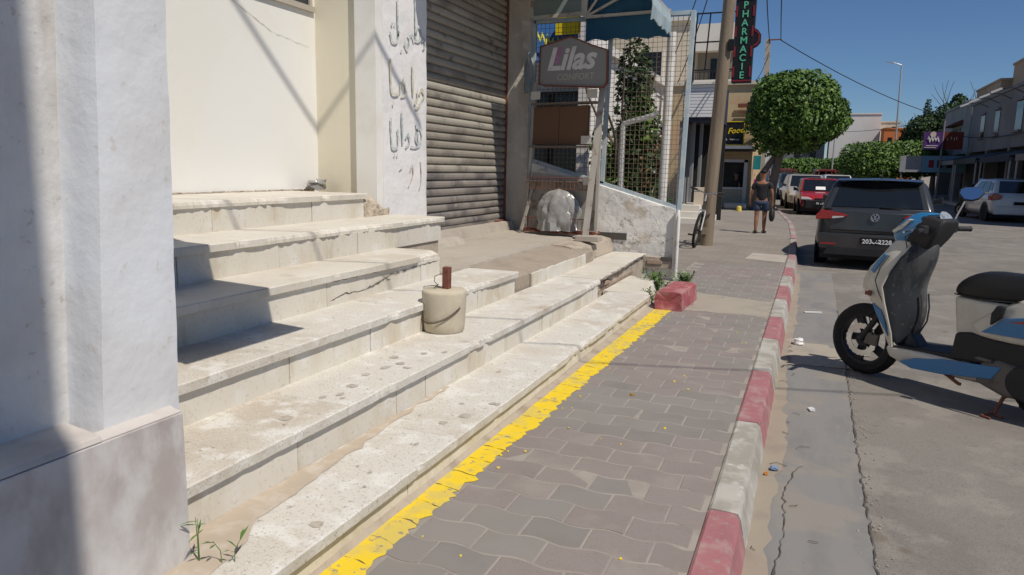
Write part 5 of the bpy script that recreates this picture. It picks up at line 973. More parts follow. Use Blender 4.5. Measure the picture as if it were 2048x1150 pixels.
for s_ in (-1, 1):
    tl = MB(); tl.prism([(s_ * .88, .80), (s_ * .88, .88), (s_ * .80, .96), (s_ * .44, .905), (s_ * .40, .875), (s_ * .46, .845), (s_ * .62, .82)], Bk, -.06, .06); tl = tl.build('tail_lamp', m_redlamp, o, bevel=.008)
    lc = MB(); lc.prism([(s_ * .63, .825), (s_ * .63, .862), (s_ * .45, .868), (s_ * .47, .848)], Bk, .055, .064); lc.build('reversing_lamp', m_clear, tl)
    mb = MB(); mb.prism([(s_ * .78, .40), (s_ * .55, .40), (s_ * .55, .425), (s_ * .78, .425)], Bk, .06, .086); mb.build('reflector', m_redlamp, o)
# round badge of ring and strokes
bdg = tlathe([(.060, 0), (.060, .012), (.001, .014)], 24, (0, 0, 0)); 
mb = MB(); mb.lathe([(.001, 0), (.062, 0), (.062, -.012), (.001, -.014)], 28, (0, -.050, .862), 'y'); bdg = mb.build('badge', mat('badge_blue', (.05, .09, .18), rough=.2), hb)
mb = MB(); ring = [(.060 * math.cos(t), -.066, .862 + .060 * math.sin(t)) for t in [k * math.pi / 14 for k in range(29)]]; mb.tube(ring, .006, 6)
for a, b in (((-.026, .050), (0, -.002)), ((.026, .050), (0, -.002)), ((-.054, .020), (-.024, -.048)), ((-.024, -.048), (0, .0)), ((0, .0), (.024, -.048)), ((.024, -.048), (.054, .020))): mb.bar((a[0], -.066, .862 + a[1]), (b[0], -.066, .862 + b[1]), .009)
mb.build('badge_emblem', m_chrome, bdg)
plate(o, frame((.06, -.088, .425), (1, 0, 0), (0, 0, 1)), .50, .112)
mb = MB(); mb.bar((.06, .10, 1.025), (.38, .085, 1.012), .03, .015); mb.build('rear_wiper', m_trim, o)
mb = MB(); mb.loft([[(-.62, .40, 1.44), (-.64, .52, 1.43), (-.64, .60, 1.47)], [(0, .34, 1.455), (0, .48, 1.445), (0, .58, 1.49)], [(.62, .40, 1.44), (.64, .52, 1.43), (.64, .60, 1.47)]]); mb.build('roof_spoiler', pm, o, smooth=True)
mb = MB(); mb.bar((.02, .75, 1.48), (.02, .68, 1.53), .02, .05); mb.build('roof_antenna', m_trim, o)
mb = MB(); mb.box(.40, .62, -.092, -.084, .585, .605); mb.build('scratch', m_rim, o)
# red car facing the viewer
pm_r = paint('red_paint', (.33, .018, .028)); pm_s = paint('silver_paint', (.36, .35, .33)); pm_w = paint('white_car_paint', (.58, .58, .57)); pm_d = paint('dark_blue_paint', (.03, .045, .06))
def front(o, q, m_b, lights=True, sc=1):
    L_, w2 = q['L'], q['w2']; Fn = lambda u, v, d: Vector((u, L_ + d, v))
    mb = MB(); mb.loft([[(s * w2 * .93, L_ - .28, z) for z in ()] or [(-w2 * .94, L_ - .30, .30), (-w2 * .94, L_ - .26, .56), (-w2 * .94, L_ - .5, .56)], [(-w2 * .7, L_ + .02, .26), (-w2 * .7, L_ + .05, .56), (-w2 * .7, L_ - .2, .57)], [(0, L_ + .05, .25), (0, L_ + .09, .56), (0, L_ - .2, .57)], [(w2 * .7, L_ + .02, .26), (w2 * .7, L_ + .05, .56), (w2 * .7, L_ - .2, .57)], [(w2 * .94, L_ - .30, .30), (w2 * .94, L_ - .26, .56), (w2 * .94, L_ - .5, .56)]] if True else []); mb.build('front_bumper', m_b, o, bevel=.02)
    for s in (-1, 1):
        mb = MB(); mb.prism([(s * w2 * .90, .58), (s * w2 * .90, .68), (s * w2 * .60, .67), (s * w2 * .42, .60), (s * w2 * .44, .575)], Fn, -.22, -.005); mb.build('headlight', m_clear, o, bevel=.015)
    mb = MB(); mb.prism([(-.26, .59), (.26, .59), (.24, .64), (-.24, .64)], Fn, -.1, .0); mb.build('grille', m_trim, o)
    plate(o, frame((0, L_ + .095, .40), (-1, 0, 0), (0, 0, 1)), .46, .11, ('76', '1295'))
o, q = car('red_hatchback', (.05, 32.9, -.15), R(180 + 4), 'red hatchback with black bumper facing the viewer beyond the dark car', 'car', 3.7, 1.60, 1.37, pm_r, hood=.95, ws=1.45, belt=.86, nose=.70, wb=2.38, r=.28, roofin=.16)
front(o, q, m_trim)
mb = MB(); g = q['g']; P = lambda u, v: (g[2].lerp(g[3], u)).lerp(g[6].lerp(g[7], u), v) + Vector((0, .02, .012))
mb.quad(P(.38, .18), P(.62, .18), P(.62, .40), P(.38, .40)); mb.build('windscreen_paper', m_platew, o, fix=False)
o, q = car('silver_car', (-.62, 37.6, -.15), R(180 + 6), 'silver grey car half hidden behind the red hatchback', 'car', 4.1, 1.72, 1.50, pm_s, hood=.95, ws=1.7, belt=.95, wb=2.5); front(o, q, pm_s)
o, q = car('dark_blue_car', (-1.45, 48.4, -.15), R(180 + 6), 'dark blue car parked by the ficus trunk behind the silver car', 'car', 4.1, 1.70, 1.52, pm_d, hood=.95, ws=1.6, belt=.95); front(o, q, pm_d)
o, q = car('white_car', (.9, 46.5, -.15), R(180 + 6), 'white car roof showing behind the red hatchback', 'car', 4.1, 1.70, 1.50, pm_w, hood=.95, ws=1.6, belt=.95); front(o, q, pm_w)
# white hatchback across the street
o, q = car('white_hatchback', (6.55, 29.5, -.15), R(6), 'white hatchback parked in the shade on the right side', 'car', 4.05, 1.75, 1.49, pm_w, hood=1.1, ws=1.9, belt=.96, hatch=.42)
for s_ in (-1, 1):
    mb = MB(); mb.prism([(s_ * .90, .74), (s_ * .905, .92), (s_ * .80, 1.0), (s_ * .56, .90), (s_ * .62, .78)], lambda u, v, d: (u, -d, v), -.38, .015); mb.build('tail_lamp', m_redlamp, o, bevel=.02)
mb = MB(); mb.prism([(-.8, .26), (.8, .26), (.8, .56), (-.8, .56)], lambda u, v, d: (u, -d, v), -.05, .05); mb.build('rear_bumper', pm_w, o, bevel=.04)
plate(o, frame((0, -.055, .60), (1, 0, 0), (0, 0, 1)), .46, .11, None)
# red trucks far down the street
def truck(name, loc, rz, label, pm_c, pm_b):
    o = empty(name, loc, rz, label, 'truck', 'trucks down the street')
    mb = MB(); mb.box(-.85, .85, 0, 2.6, .62, .75); mb.build('bed_floor', m_trim, o)
    for a, b, c, d in ((-.88, .88, -.04, .0), (-.88, -.84, .0, 2.6), (.84, .88, .0, 2.6), (-.88, .88, 2.6, 2.64)): MB().box(a, b, c, d, .70, 1.12).build('side_board', pm_b, o)
    mb = MB()
    for x in (-.85, 0, .85):
        for y in (.0, 2.6): mb.bar((x, y, .75), (x, y, 1.75), .07)
    for y in (.0, 2.6): mb.bar((-.88, y, 1.75), (.88, y, 1.75), .09)
    mb.bar((-.85, 0, 1.75), (-.85, 2.6, 1.75), .09); mb.bar((.85, 0, 1.75), (.85, 2.6, 1.75), .09); mb.build('rack', pm_c, o)
    mb = MB(); mb.hexa([(-.82, 2.7, .45), (.82, 2.7, .45), (.82, 4.5, .45), (-.82, 4.5, .45), (-.74, 2.75, 1.85), (.74, 2.75, 1.85), (.74, 3.9, 1.85), (-.74, 3.9, 1.85)]); mb.build('cab', pm_c, o, bevel=.06, seg=3)
    MB().box(-.6, .6, 2.68, 2.735, 1.25, 1.7).build('rear_window', m_wglass, o)
    for y in (.7, 3.9):
        for s in (-1, 1): wheel(o, s * .72, y, .33, .2, s)
    MB().box(-.7, .7, .2, 4.2, .35, .6).build('chassis', m_trim, o); return o
m_trr = paint('truck_red', (.17, .03, .03)); m_trb = paint('truck_blue', (.07, .12, .22))
truck('red_truck', (-2.05, 56, -.15), R(6), 'red truck with blue side boards parked far along the kerb', m_trr, m_trb)
truck('red_truck', (1.1, 57, -.15), R(8), 'red truck driving away above the roof of the dark hatchback', m_trr, m_trr)
# ------------------------------------------------------------------ scooters
m_scw = mat('scooter_cream', (.52, .50, .44), [((.42, .39, .33), 3, .46, .62, .6), ((.30, .26, .2), 18, .60, .68, .4)], rough=.35, spec=.5, coat=.3)
m_scb = mat('scooter_blue', (.022, .16, .36), [((.018, .12, .28), 4, .5, .7, .5)], rough=.32, spec=.5, coat=.3)
m_seat = mat('seat_vinyl', (.014, .014, .015), rough=.5, bump=((.1, 60, .004),))
m_inner = mat('inner_shield_plastic', (.032, .035, .04), [((.11, .11, .105), 5, .48, .62, .7, (1, 1, .3)), ((.16, .15, .135), 26, .60, .68, .5)], rough=.55, bump=((.15, 90, .003),))
m_eng = mat('engine_metal', (.14, .13, .12), [((.07, .062, .055), 7, .45, .7, .7), ((.20, .15, .10), 5, .62, .74, .5)], rough=.7, metal=.3)
def scooter(loc, rz, label, white, blue, full=True, name='scooter'):
    o = empty(name, loc, rz, label, 'scooter')
    Sd = lambda u, v, d: Vector((u, d, v))     # u rearwards from the front contact, d + is the far (right) side
    def pr(nm, pts, d0, d1, m, parent=o, bevel=.012, sub=0, smooth=True): mb = MB(); mb.prism(pts, Sd, d0, d1); return mb.build(nm, m, parent, bevel=bevel, seg=3, smooth=smooth)
    def mirrored(nm, rows, m, parent=o, sub=2, close=True):
        """rows: list of (u, z, halfwidth, bulge u) closed tube of half-width sections"""
        pass
    # wheels
    for wi, (wx, wr, wdt) in enumerate(((-.085, .280, .105), (1.22, .275, .11))):
        wo = MB(); wo.lathe([(wr * .70, -wdt * .42), (wr * .86, -wdt * .5), (wr * .97, -wdt * .30), (wr, 0), (wr * .97, wdt * .30), (wr * .86, wdt * .5), (wr * .70, wdt * .42)], 40, (wx, 0, wr), 'y'); wo.f = [f for f in wo.f if len(f) == 4]
        wo = wo.build('wheel', m_tyre, o, smooth=True)
        rm = MB(); ring = lambda r_, h: [(wx + r_ * math.cos(t), h, wr + r_ * math.sin(t)) for t in [k * math.pi / 18 for k in range(36)]]
        rm.loft([ring(wr * .72, -.04), ring(wr * .72, .04), ring(wr * .64, .032), ring(wr * .64, -.032), ring(wr * .72, -.04)], cap=False)
        for k in range(5):
            a = k * 2 * math.pi / 5 + .5; b = a + .18
            rm.hexa([(wx + .05 * math.cos(a - .5), -.02, wr + .05 * math.sin(a - .5)), (wx + .05 * math.cos(a + .5), -.02, wr + .05 * math.sin(a + .5)), (wx + wr * .66 * math.cos(b + .16), -.02, wr + wr * .66 * math.sin(b + .16)), (wx + wr * .66 * math.cos(b - .16), -.02, wr + wr * .66 * math.sin(b - .16)), (wx + .05 * math.cos(a - .5), .02, wr + .05 * math.sin(a - .5)), (wx + .05 * math.cos(a + .5), .02, wr + .05 * math.sin(a + .5)), (wx + wr * .66 * math.cos(b + .16), .02, wr + wr * .66 * math.sin(b + .16)), (wx + wr * .66 * math.cos(b - .16), .02, wr + wr * .66 * math.sin(b - .16))])
        rm.lathe([(.001, -.05), (.055, -.05), (.055, .05), (.001, .05)], 14, (wx, 0, wr), 'y'); rm.build('rim', m_trim, wo)
        if wi == 0:
            dk = MB(); ro = [(wx + (.125 + .006 * (k % 2)) * math.cos(k * math.pi / 20), wr + (.125 + .006 * (k % 2)) * math.sin(k * math.pi / 20)) for k in range(40)]; ri = [(wx + .085 * math.cos(k * math.pi / 20), wr + .085 * math.sin(k * math.pi / 20)) for k in range(40)]
            for d in (-.062, -.058): dk.vs_([(u, d, v) for u, v in ro + ri], [(k, (k + 1) % 40, 40 + (k + 1) % 40, 40 + k) for k in range(40)])
            dk.build('brake_disc', m_chrome, wo); pr('brake_caliper', [(wx + .03, wr - .02), (wx + .14, wr - .03), (wx + .15, wr + .06), (wx + .05, wr + .08)], -.085, -.05, m_eng, wo)
    mb = MB()
    for d in (-.078, .078): mb.tube([(-.085, d, .280), (.02, d, .45), (.10, d * .8, .62)], .022, 10)
    mb.build('fork', m_trim, o, smooth=True)
    # front fender / nose apron, built as a lofted shell: sections along z
    def loftu(nm, secs, m, sub=1, parent=o):   # secs: (z, [(u, d), ...])
        mb = MB(); mb.loft([[(u, d, z) for u, d in pts] for z, pts in secs]); return mb.build(nm, m, parent, smooth=True, bevel=0 if len(secs[0][1]) > 8 else .025, seg=3)
    def sec(uf, um, ur, wf, wm):
        h = [(ur, wm * .98), (um + (ur - um) * .5, wm), (um, wm * .96), (um * .6 + uf * .4, wm * .78 + wf * .2), (um * .25 + uf * .75, wm * .38 + wf * .55), (uf + .006, wf * .7)]
        return [(uf, 0)] + [(u, -w_) for u, w_ in h[::-1]] + [(ur, 0)] + [(u, w_) for u, w_ in h]
    fa = loftu('front_apron', [(.30, sec(.18, .19, .235, .05, .15)), (.45, sec(.085, .12, .22, .05, .17)), (.60, sec(.0, .06, .155, .05, .185)), (.66, sec(-.085, .03, .13, .04, .195)), (.71, sec(-.125, .0, .12, .035, .205)), (.76, sec(-.12, .005, .125, .035, .205)), (.86, sec(-.075, .045, .16, .04, .20)), (.96, sec(.015, .10, .205, .045, .175)), (1.05, sec(.075, .15, .245, .045, .13)), (1.08, sec(.11, .17, .255, .04, .11))], white)
    # blue graphics on the apron side
    pr('apron_decal', [(.055, .60), (.13, .56), (.17, .47), (.20, .38), (.15, .45), (.10, .52)], -.19, -.176, blue, fa, bevel=0); pr('apron_decal', [(.05, .83), (.09, .90), (.135, .97), (.12, .98), (.07, .92), (.03, .85)], -.207, -.18, blue, fa, bevel=0)
    if full: add('lettering', place(text_mesh('SYM', .052, .002, 0, offset=.003), frame((-.022, -.168, .655), (.86, -.51, .04), (0, 0, 1))), m_rust, fa)
    # head cowl with dash, light and indicator
    hc = loftu('head_cowl', [(1.06, sec(.10, .16, .22, .05, .10)), (1.11, sec(.085, .16, .25, .07, .125)), (1.17, sec(.10, .18, .29, .07, .135)), (1.23, sec(.155, .22, .32, .06, .12)), (1.275, sec(.22, .27, .34, .04, .085)), (1.285, sec(.25, .28, .33, .02, .05))], blue)
    pr('cowl_stripe', [(.13, 1.13), (.20, 1.17), (.26, 1.235), (.235, 1.24), (.18, 1.19), (.12, 1.15)], -.140, -.10, white, hc, bevel=.004)
    mb = MB(); mb.loft([[(.20, -.10, 1.03), (.20, .10, 1.03), (.36, .09, 1.03), (.36, -.09, 1.03)], [(.22, -.128, 1.11), (.22, .128, 1.11), (.41, .12, 1.11), (.41, -.12, 1.11)], [(.27, -.132, 1.19), (.27, .132, 1.19), (.455, .125, 1.19), (.455, -.125, 1.19)], [(.31, -.105, 1.270), (.31, .105, 1.270), (.47, .09, 1.245), (.47, -.09, 1.245)]]); dsh = mb.build('dashboard', m_trim, o, bevel=.02, smooth=True)
    mb = MB(); mb.vs_([(.395 + .05 * t_ + .0, .075 * math.cos(a), 1.262 + .028 * math.sin(a) - .035 * t_ + .012) for a in [k * math.pi / 8 for k in range(16)] for t_ in ((1 - math.sin(a)) / 2 * 1.2,)], [tuple(range(16))]); mb.build('instrument_glass', mat('dial_glass', (.30, .33, .36), [((.12, .13, .15), 40, .5, .62, .8)], rough=.08, spec=.8), dsh)
    mb = MB(); mb.tube([(.34, -.10, 1.17), (.37, -.20, 1.175), (.40, -.24, 1.17)], .013, 8); mb.tube([(.34, .10, 1.17), (.37, .20, 1.175), (.40, .24, 1.17)], .013, 8); mb.build('handlebar', m_trim, o)
    for s in (-1, 1):
        mb = MB(); mb.lathe([(.001, 0), (.018, 0), (.018, .12), (.021, .125), (.001, .126)], 12, (0, 0, 0)); mb.build('grip', m_trim, o, smooth=True).matrix_local = frame((.385, s * .22, 1.172), (0, 0, 1), (0, 0, 1)) if False else Matrix.Translation((.385, s * .22, 1.172)) @ Vector((.25, s, -.02)).to_track_quat('Z', 'Y').to_matrix().to_4x4()
        mb = MB(); mb.tube([(.32, s * .20, 1.17), (.30, s * .26, 1.165), (.335, s * .35, 1.16)], .007, 6); mb.build('brake_lever', m_chrome, o, smooth=True)
        mb = MB(); mb.box(.355, .40, min(s * .155, s * .215), max(s * .155, s * .215), 1.145, 1.205); mb.build('switch_block', m_trim, o, bevel=.01)
    mb = MB(); mb.tube([(.36, .20, 1.19), (.37, .23, 1.27), (.40, .255, 1.37)], .007, 8); ms = mb.build('mirror_stem', m_chrome, o, smooth=True)
    mo = [(-.075, .0), (-.07, .035), (-.04, .052), (.03, .055), (.075, .04), (.08, .01), (.05, -.035), (.01, -.052), (-.04, -.045)]
    FM = frame((.43, .27, 1.425), (.898, .44, 0), Vector((.38, -.776, .45)).normalized().cross(Vector((.898, .44, 0)))); mb = MB(); mb.prism(mo, lambda u, v, d: FM @ Vector((u * 1.05, v * 1.05, d)), -.02, .0); mh = mb.build('mirror_housing', m_trim, ms, bevel=.006)
    mb = MB(); mb.vs_([FM @ Vector((u * .93, v * .93, .0025)) for u, v in mo], [tuple(range(9))]); mb.build('mirror_glass', mat('mirror_glass', (.85, .87, .9), rough=.02, metal=1.) if 'mirror_glass' not in bpy.data.materials else bpy.data.materials['mirror_glass'], ms, fix=False)
    # inner leg shield (grooved) and its bright edge
    def isec(z, u, w, bul): return [(u, -w, z), (u + bul * .5, -w * .62, z), (u + bul, -w * .25, z), (u + bul, w * .25, z), (u + bul * .5, w * .62, z), (u, w, z), (u - .03, w, z), (u - .03, -w, z)]
    mb = MB(); mb.loft([isec(*a) for a in ((.285, .235, .165, .03), (.38, .225, .175, .07), (.50, .20, .190, .15), (.60, .165, .205, .19), (.70, .135, .22, .20), (.76, .14, .225, .19), (.86, .18, .21, .18), (.96, .225, .19, .17), (1.05, .265, .15, .13), (1.085, .28, .12, .10))]); il = mb.build('leg_shield', m_inner, o, smooth=True, sub=1)
    for d in (-.05, .035):
        k = .97; mb = MB(); mb.tube([(u + bl * k + .006, d * (w / .2), z) for z, u, w, bl in ((.40, .222, .176, .08), (.50, .20, .19, .15), (.60, .165, .205, .19), (.70, .137, .22, .20))], .006, 6); mb.build('shield_rib', m_inner, il, smooth=True)
    mb = MB(); mb.prism([(.24, .285), (.40, .285), (.34, .36), (.29, .42), (.25, .42)], Sd, -.07, .07); mb.build('shield_hump', m_inner, il, bevel=.02, smooth=True)
    mb = MB(); mb.tube([(.255, -.03, .83), (.285, -.03, .86), (.31, -.01, .84), (.30, 0, .80)], .022, 8); mb.build('bag_hook', m_trim, il, smooth=True)
    mb = MB()
    for s in (-1, 1): mb.tube([(.225, s * .168, .30), (.215, s * .180, .40), (.155, s * .203, .62), (.135, s * .222, .74), (.175, s * .210, .86), (.225, s * .183, .97), (.27, s * .13, 1.06)], .009, 8)
    mb.build('shield_edge', white, o, smooth=True)
    mb = MB()
    for s in (-1, 1): mb.tube([(.33, s * .19, 1.165), (.27, s * .22, 1.12), (.25, s * .14, 1.02), (.26, s * .08, .98)], .004, 5); mb.tube([(.34, s * .17, 1.155), (.30, s * .20, 1.09), (.29, s * .12, 1.0)], .0035, 5)
    mb.tube([(.10, -.07, .60), (-.02, -.10, .50), (.02, -.09, .34)], .005, 5); mb.build('control_cable', m_trim, o)['kind'] = 'stuff'
    mb = MB(); mb.lathe([(.001, 0), (.02, 0), (.02, .01), (.001, .012)], 14, (.33, -.02, .955), 'x'); mb.build('ignition_lock', m_chrome, il)
    mb = MB(); mb.tube([(.150, -.206, .62), (.10, -.205, .70), (.07, -.206, .78), (.10, -.203, .88), (.15, -.19, .97)], .003, 4); mb.build('panel_gap', m_trim, fa)
    # floorboard and blue sill
    pr('floorboard', [(.20, .262), (.72, .300), (.72, .355), (.62, .345), (.23, .315)], -.165, .165, m_trim)
    sl = loftu('side_sill', [(.175, [(.30, -.12), (.50, -.13), (.90, -.12), (.90, .12), (.50, .13), (.30, .12)]), (.23, [(.19, -.155), (.50, -.185), (.95, -.165), (.95, .165), (.50, .185), (.19, .155)]), (.285, [(.175, -.165), (.50, -.19), (.92, -.17), (.92, .17), (.50, .19), (.175, .165)]), (.315, [(.185, -.16), (.50, -.18), (.75, -.17), (.75, .17), (.5, .18), (.185, .16)])], white, 1)
    for s in (-1, 1): pr('sill_panel', [(.30, .215), (.42, .265), (.60, .300), (.98, .335), (.93, .245), (.60, .195), (.40, .185)], min(s * .176, s * .196), max(s * .176, s * .196), blue, sl, bevel=.006)
    # seat tower, seat, tail fairing
    loftu('seat_tower', [(.36, [(.66, -.13), (.80, -.15), (1.15, -.15), (1.15, .15), (.80, .15), (.66, .13)]), (.52, [(.635, -.13), (.80, -.16), (1.25, -.16), (1.25, .16), (.80, .16), (.635, .13)]), (.74, [(.60, -.125), (.80, -.155), (1.40, -.15), (1.40, .15), (.80, .155), (.60, .125)])], white, 1)
    tf = loftu('tail_fairing', [(.50, [(.80, -.165), (1.0, -.20), (1.45, -.17), (1.45, .17), (1.0, .20), (.80, .165)]), (.58, [(.74, -.165), (1.0, -.215), (1.62, -.16), (1.62, .16), (1.0, .215), (.74, .165)]), (.68, [(.86, -.165), (1.05, -.205), (1.72, -.13), (1.72, .13), (1.05, .205), (.86, .165)]), (.80, [(1.05, -.15), (1.2, -.17), (1.75, -.09), (1.75, .09), (1.2, .17), (1.05, .15)])], white, 1)
    for s in (-1, 1): pr('tail_decal', [(.84, .545), (.98, .66), (1.20, .71), (1.45, .70), (1.2, .62), (1.1, .55)], min(s * .207, s * .219), max(s * .207, s * .219), blue, tf, bevel=.004); pr('tail_decal', [(1.0, .64), (1.2, .685), (1.35, .69), (1.12, .645)], min(s * .219, s * .222), max(s * .219, s * .222), m_redlamp, tf, bevel=0)
    pr('lower_cover', [(.64, .31), (.66, .50), (.76, .52), (.90, .50), (1.30, .52), (1.30, .40), (1.02, .33)], -.175, .175, m_trim, bevel=.02)
    mb = MB(); rgs = []
    for u, zt, zb, w in ((.565, .80, .755, .05), (.60, .85, .735, .11), (.70, .915, .72, .145), (.80, .935, .72, .155), (.95, .925, .73, .155), (1.10, .945, .745, .15), (1.25, .985, .765, .145), (1.42, .985, .785, .125), (1.50, .95, .80, .09)): rgs.append([(u, -w * .55, zt), (u, -w * .9, zt - .03), (u, -w, zb + .03), (u, -w * .9, zb), (u, w * .9, zb), (u, w, zb + .03), (u, w * .9, zt - .03), (u, w * .55, zt)])
    mb.loft(rgs); st = mb.build('seat', m_seat, o, smooth=True, sub=1); mb = MB(); mb.tube([(.60, -.118, .755), (.80, -.158, .745), (1.10, -.152, .77), (1.42, -.128, .81)], .005, 5); mb.build('seat_piping', m_trim, st)
    pr('passenger_peg', [(.90, .60), (.96, .66), (.98, .74), (.93, .74), (.90, .68)], -.245, -.205, m_trim)
    mb = MB(); mb.tube([(1.35, -.12, .86), (1.6, -.13, .90), (1.72, -.08, .93), (1.72, .08, .93), (1.6, .13, .90), (1.35, .12, .86)], .014, 8); mb.build('grab_rail', m_alu, o, smooth=True)
    mb = MB(); mb.prism([(1.70, .66), (1.80, .68), (1.79, .78), (1.72, .80)], Sd, -.08, .08); mb.build('rear_lamp', m_redlamp, o, bevel=.01)
    # engine, stands
    eg = MB(); eg.prism([(.82, .20), (1.0, .14), (1.3, .15), (1.36, .25), (1.25, .34), (.95, .38), (.84, .34)], Sd, -.19, -.05); eg = eg.build('engine_cover', m_eng, o, bevel=.03, smooth=True)
    mb = MB(); mb.lathe([(.001, -.20), (.10, -.20), (.115, -.185), (.115, -.15), (.001, -.15)], 20, (1.12, 0, .26), 'y'); mb.build('fan_cover', m_trim, eg)
    mb = MB(); mb.tube([(.76, -.08, .25), (.86, -.08, .22), (.96, -.09, .20)], .02, 8); mb.tube([(.70, -.14, .36), (.92, -.19, .36)], .012, 6); mb.build('frame_tube', m_eng, o)
    mb = MB(); mb.lathe([(.001, -.14), (.03, -.14), (.03, -.08), (.001, -.08)], 12, (.80, 0, .215), 'y'); mb.build('stand_pivot', m_eng, o)
    mb = MB()
    for s in (-1, 1): mb.tube([(1.0, s * .09, .20), (.985, s * .13, .12), (.965, s * .17, .015), (1.02, s * .185, .008)], .012, 8)
    mb.bar((.985, -.12, .13), (.985, .12, .13), .02); mb.tube([(.96, -.17, .02), (.93, -.26, .008), (.99, -.27, .008)], .009, 6); mb.build('centre_stand', m_rust, o)
    mb = MB(); mb.tube([(.52, -.10, .205), (.62, -.13, .185), (.72, -.17, .155), (.735, -.17, .155)], .012, 8); mb.tube([(.66, -.12, .21), (.66, -.12, .16)], .006, 6); mb.build('side_stand', m_rust, o)
    mb = MB(); mb.tube([(.95, .16, .25), (1.2, .17, .22), (1.55, .16, .28)], .05, 10); mb.build('exhaust', m_eng, o, smooth=True)
    mb = MB(); mb.prism([(1.28, .42), (1.45, .48), (1.52, .40), (1.50, .28), (1.47, .28), (1.45, .40)], Sd, -.06, .06); mb.build('rear_mudguard', m_trim, o, bevel=.01)
    return o
scooter((.54, 6.14, -.15), R(-36.87), 'cream and blue scooter on its centre stand in the gutter', m_scw, m_scb)
scooter((5.35, 32.6, -.15), R(-60), 'dark scooter standing in shade left of the white hatchback', m_trim, m_trim, False, 'dark_scooter')
# ------------------------------------------------------------------ bicycle
bc = empty('bicycle', (-1.985, 13.98, 0), R(3), 'dark bicycle leaning on the wooden utility pole', 'bicycle')
bc.rotation_euler = (0, R(9), R(4))
def bwheel(y, parent, turn=0):
    mb = MB(); c = (0, 0, .335); n = 40
    P = lambda r_, k: (r_ * math.sin(turn) * math.cos(2 * math.pi * k / n), y + r_ * math.cos(turn) * math.cos(2 * math.pi * k / n), .335 + r_ * math.sin(2 * math.pi * k / n))
    mb.tube([P(.31, k) for k in range(n + 1)], .026, 10); t = mb.build('wheel', m_tyre, parent, smooth=True)
    mb = MB(); mb.tube([P(.275, k) for k in range(n + 1)], .010, 6)
    for k in range(14): mb.bar((0.02 * (-1) ** k, y, .335), P(.275, k * n / 14), .003)
    mb.lathe([(.001, -.03), (.02, -.03), (.02, .03), (.001, .03)], 10, (0, y, .335), 'x'); mb.build('rim', m_trim, t); return t
bwheel(-.38, bc, .10); bwheel(.66, bc)
mb = MB(); hd_t, hd_b, bb, st_, ra = (0, -.16, .86), (0, -.20, .70), (0, .22, .30), (0, .33, .80), (0, .66, .335)
for a, b, r_ in ((hd_t, st_, .016), (hd_b, bb, .018), (bb, st_, .016), (hd_t, hd_b, .02)): mb.tube([a, b], r_, 8)
for s in (-.045, .045): mb.tube([(s, .22, .30), (s, .66, .335)], .009, 6); mb.tube([(s * .4, .33, .78), (s, .66, .335)], .008, 6)
mb.build('frame', mat('bike_dark_paint', (.05, .045, .04), rough=.5), bc)
mb = MB()
for s in (-.055, .055): mb.tube([(s * .9, -.22, .68), (s, -.38, .335)], .014, 8)
mb.bar((-.06, -.215, .69), (.06, -.215, .69), .03); mb.tube([hd_t, (0, -.13, 1.0)], .015, 8); mb.build('fork', m_alu, bc)
mb = MB(); mb.tube([(-.30, -.08, 1.06), (-.15, -.12, 1.03), (0, -.15, 1.0), (.15, -.12, 1.03), (.30, -.08, 1.06)], .012, 8); mb.build('handlebar', m_chrome, bc)
for s in (-1, 1):
    mb = MB(); mb.tube([(s * .18, -.11, 1.04), (s * .31, -.075, 1.062)], .019, 8); mb.build('grip', m_trim, bc); mb = MB(); mb.tube([(s * .14, -.13, 1.02), (s * .2, -.20, 1.0), (s * .28, -.17, 1.01)], .006, 5); mb.build('brake_lever', m_trim, bc)
mb = MB(); mb.prism([(-.01, .90), (.13, .92), (.28, .93), (.28, .96), (.1, .965), (-.03, .93)], lambda u, v, d: (d, .22 + u, v), -.06, .06); mb.build('saddle', m_seat, bc, bevel=.02); mb = MB(); mb.tube([(0, .33, .8), (0, .36, .92)], .013, 8); mb.build('seat_post', m_alu, bc)
mb = MB(); mb.bar((-.08, .22, .30), (-.09, .10, .18), .02); mb.bar((.08, .22, .30), (.09, .34, .42), .02); mb.box(-.19, -.09, .05, .14, .17, .195); mb.box(.09, .19, .29, .39, .41, .435); mb.lathe([(.001, .04), (.09, .04), (.09, .05), (.001, .05)], 20, (0, .22, .30), 'x'); mb.build('crankset', m_trim, bc)
# ------------------------------------------------------------------ people
m_skin = mat('skin_brown', (.26, .125, .075), [((.22, .10, .06), 6, .45, .7, .5)], rough=.6)
m_hair = mat('dark_hair', (.018, .014, .012), rough=.7); m_tshirt = mat('black_tshirt', (.022, .022, .026), [((.035, .035, .04), 5, .45, .7, .6)], rough=.95, bump=((.3, 9, .02),))
m_denim = mat('dark_denim', (.035, .05, .09), [((.07, .10, .17), 6, .5, .7, .6)], rough=.95, bump=((.3, 12, .015),))
def skin_mesh(name, joints, edges, m, parent, sub=2):
    me = bpy.data.meshes.new(name); k = list(joints); me.from_pydata([joints[a][:3] for a in k], [(k.index(a), k.index(b)) for a, b in edges], [])
    o = add(name, me, m, parent); md = o.modifiers.new('skin', 'SKIN'); md.use_smooth_shade = True
    sv = me.skin_vertices[0].data
    for i, a in enumerate(k):
        r_ = joints[a][3]; sv[i].radius = r_ if isinstance(r_, tuple) else (r_, r_); sv[i].use_root = (i == 0)
    s = o.modifiers.new('sub', 'SUBSURF'); s.levels = sub; s.render_levels = sub
    return o
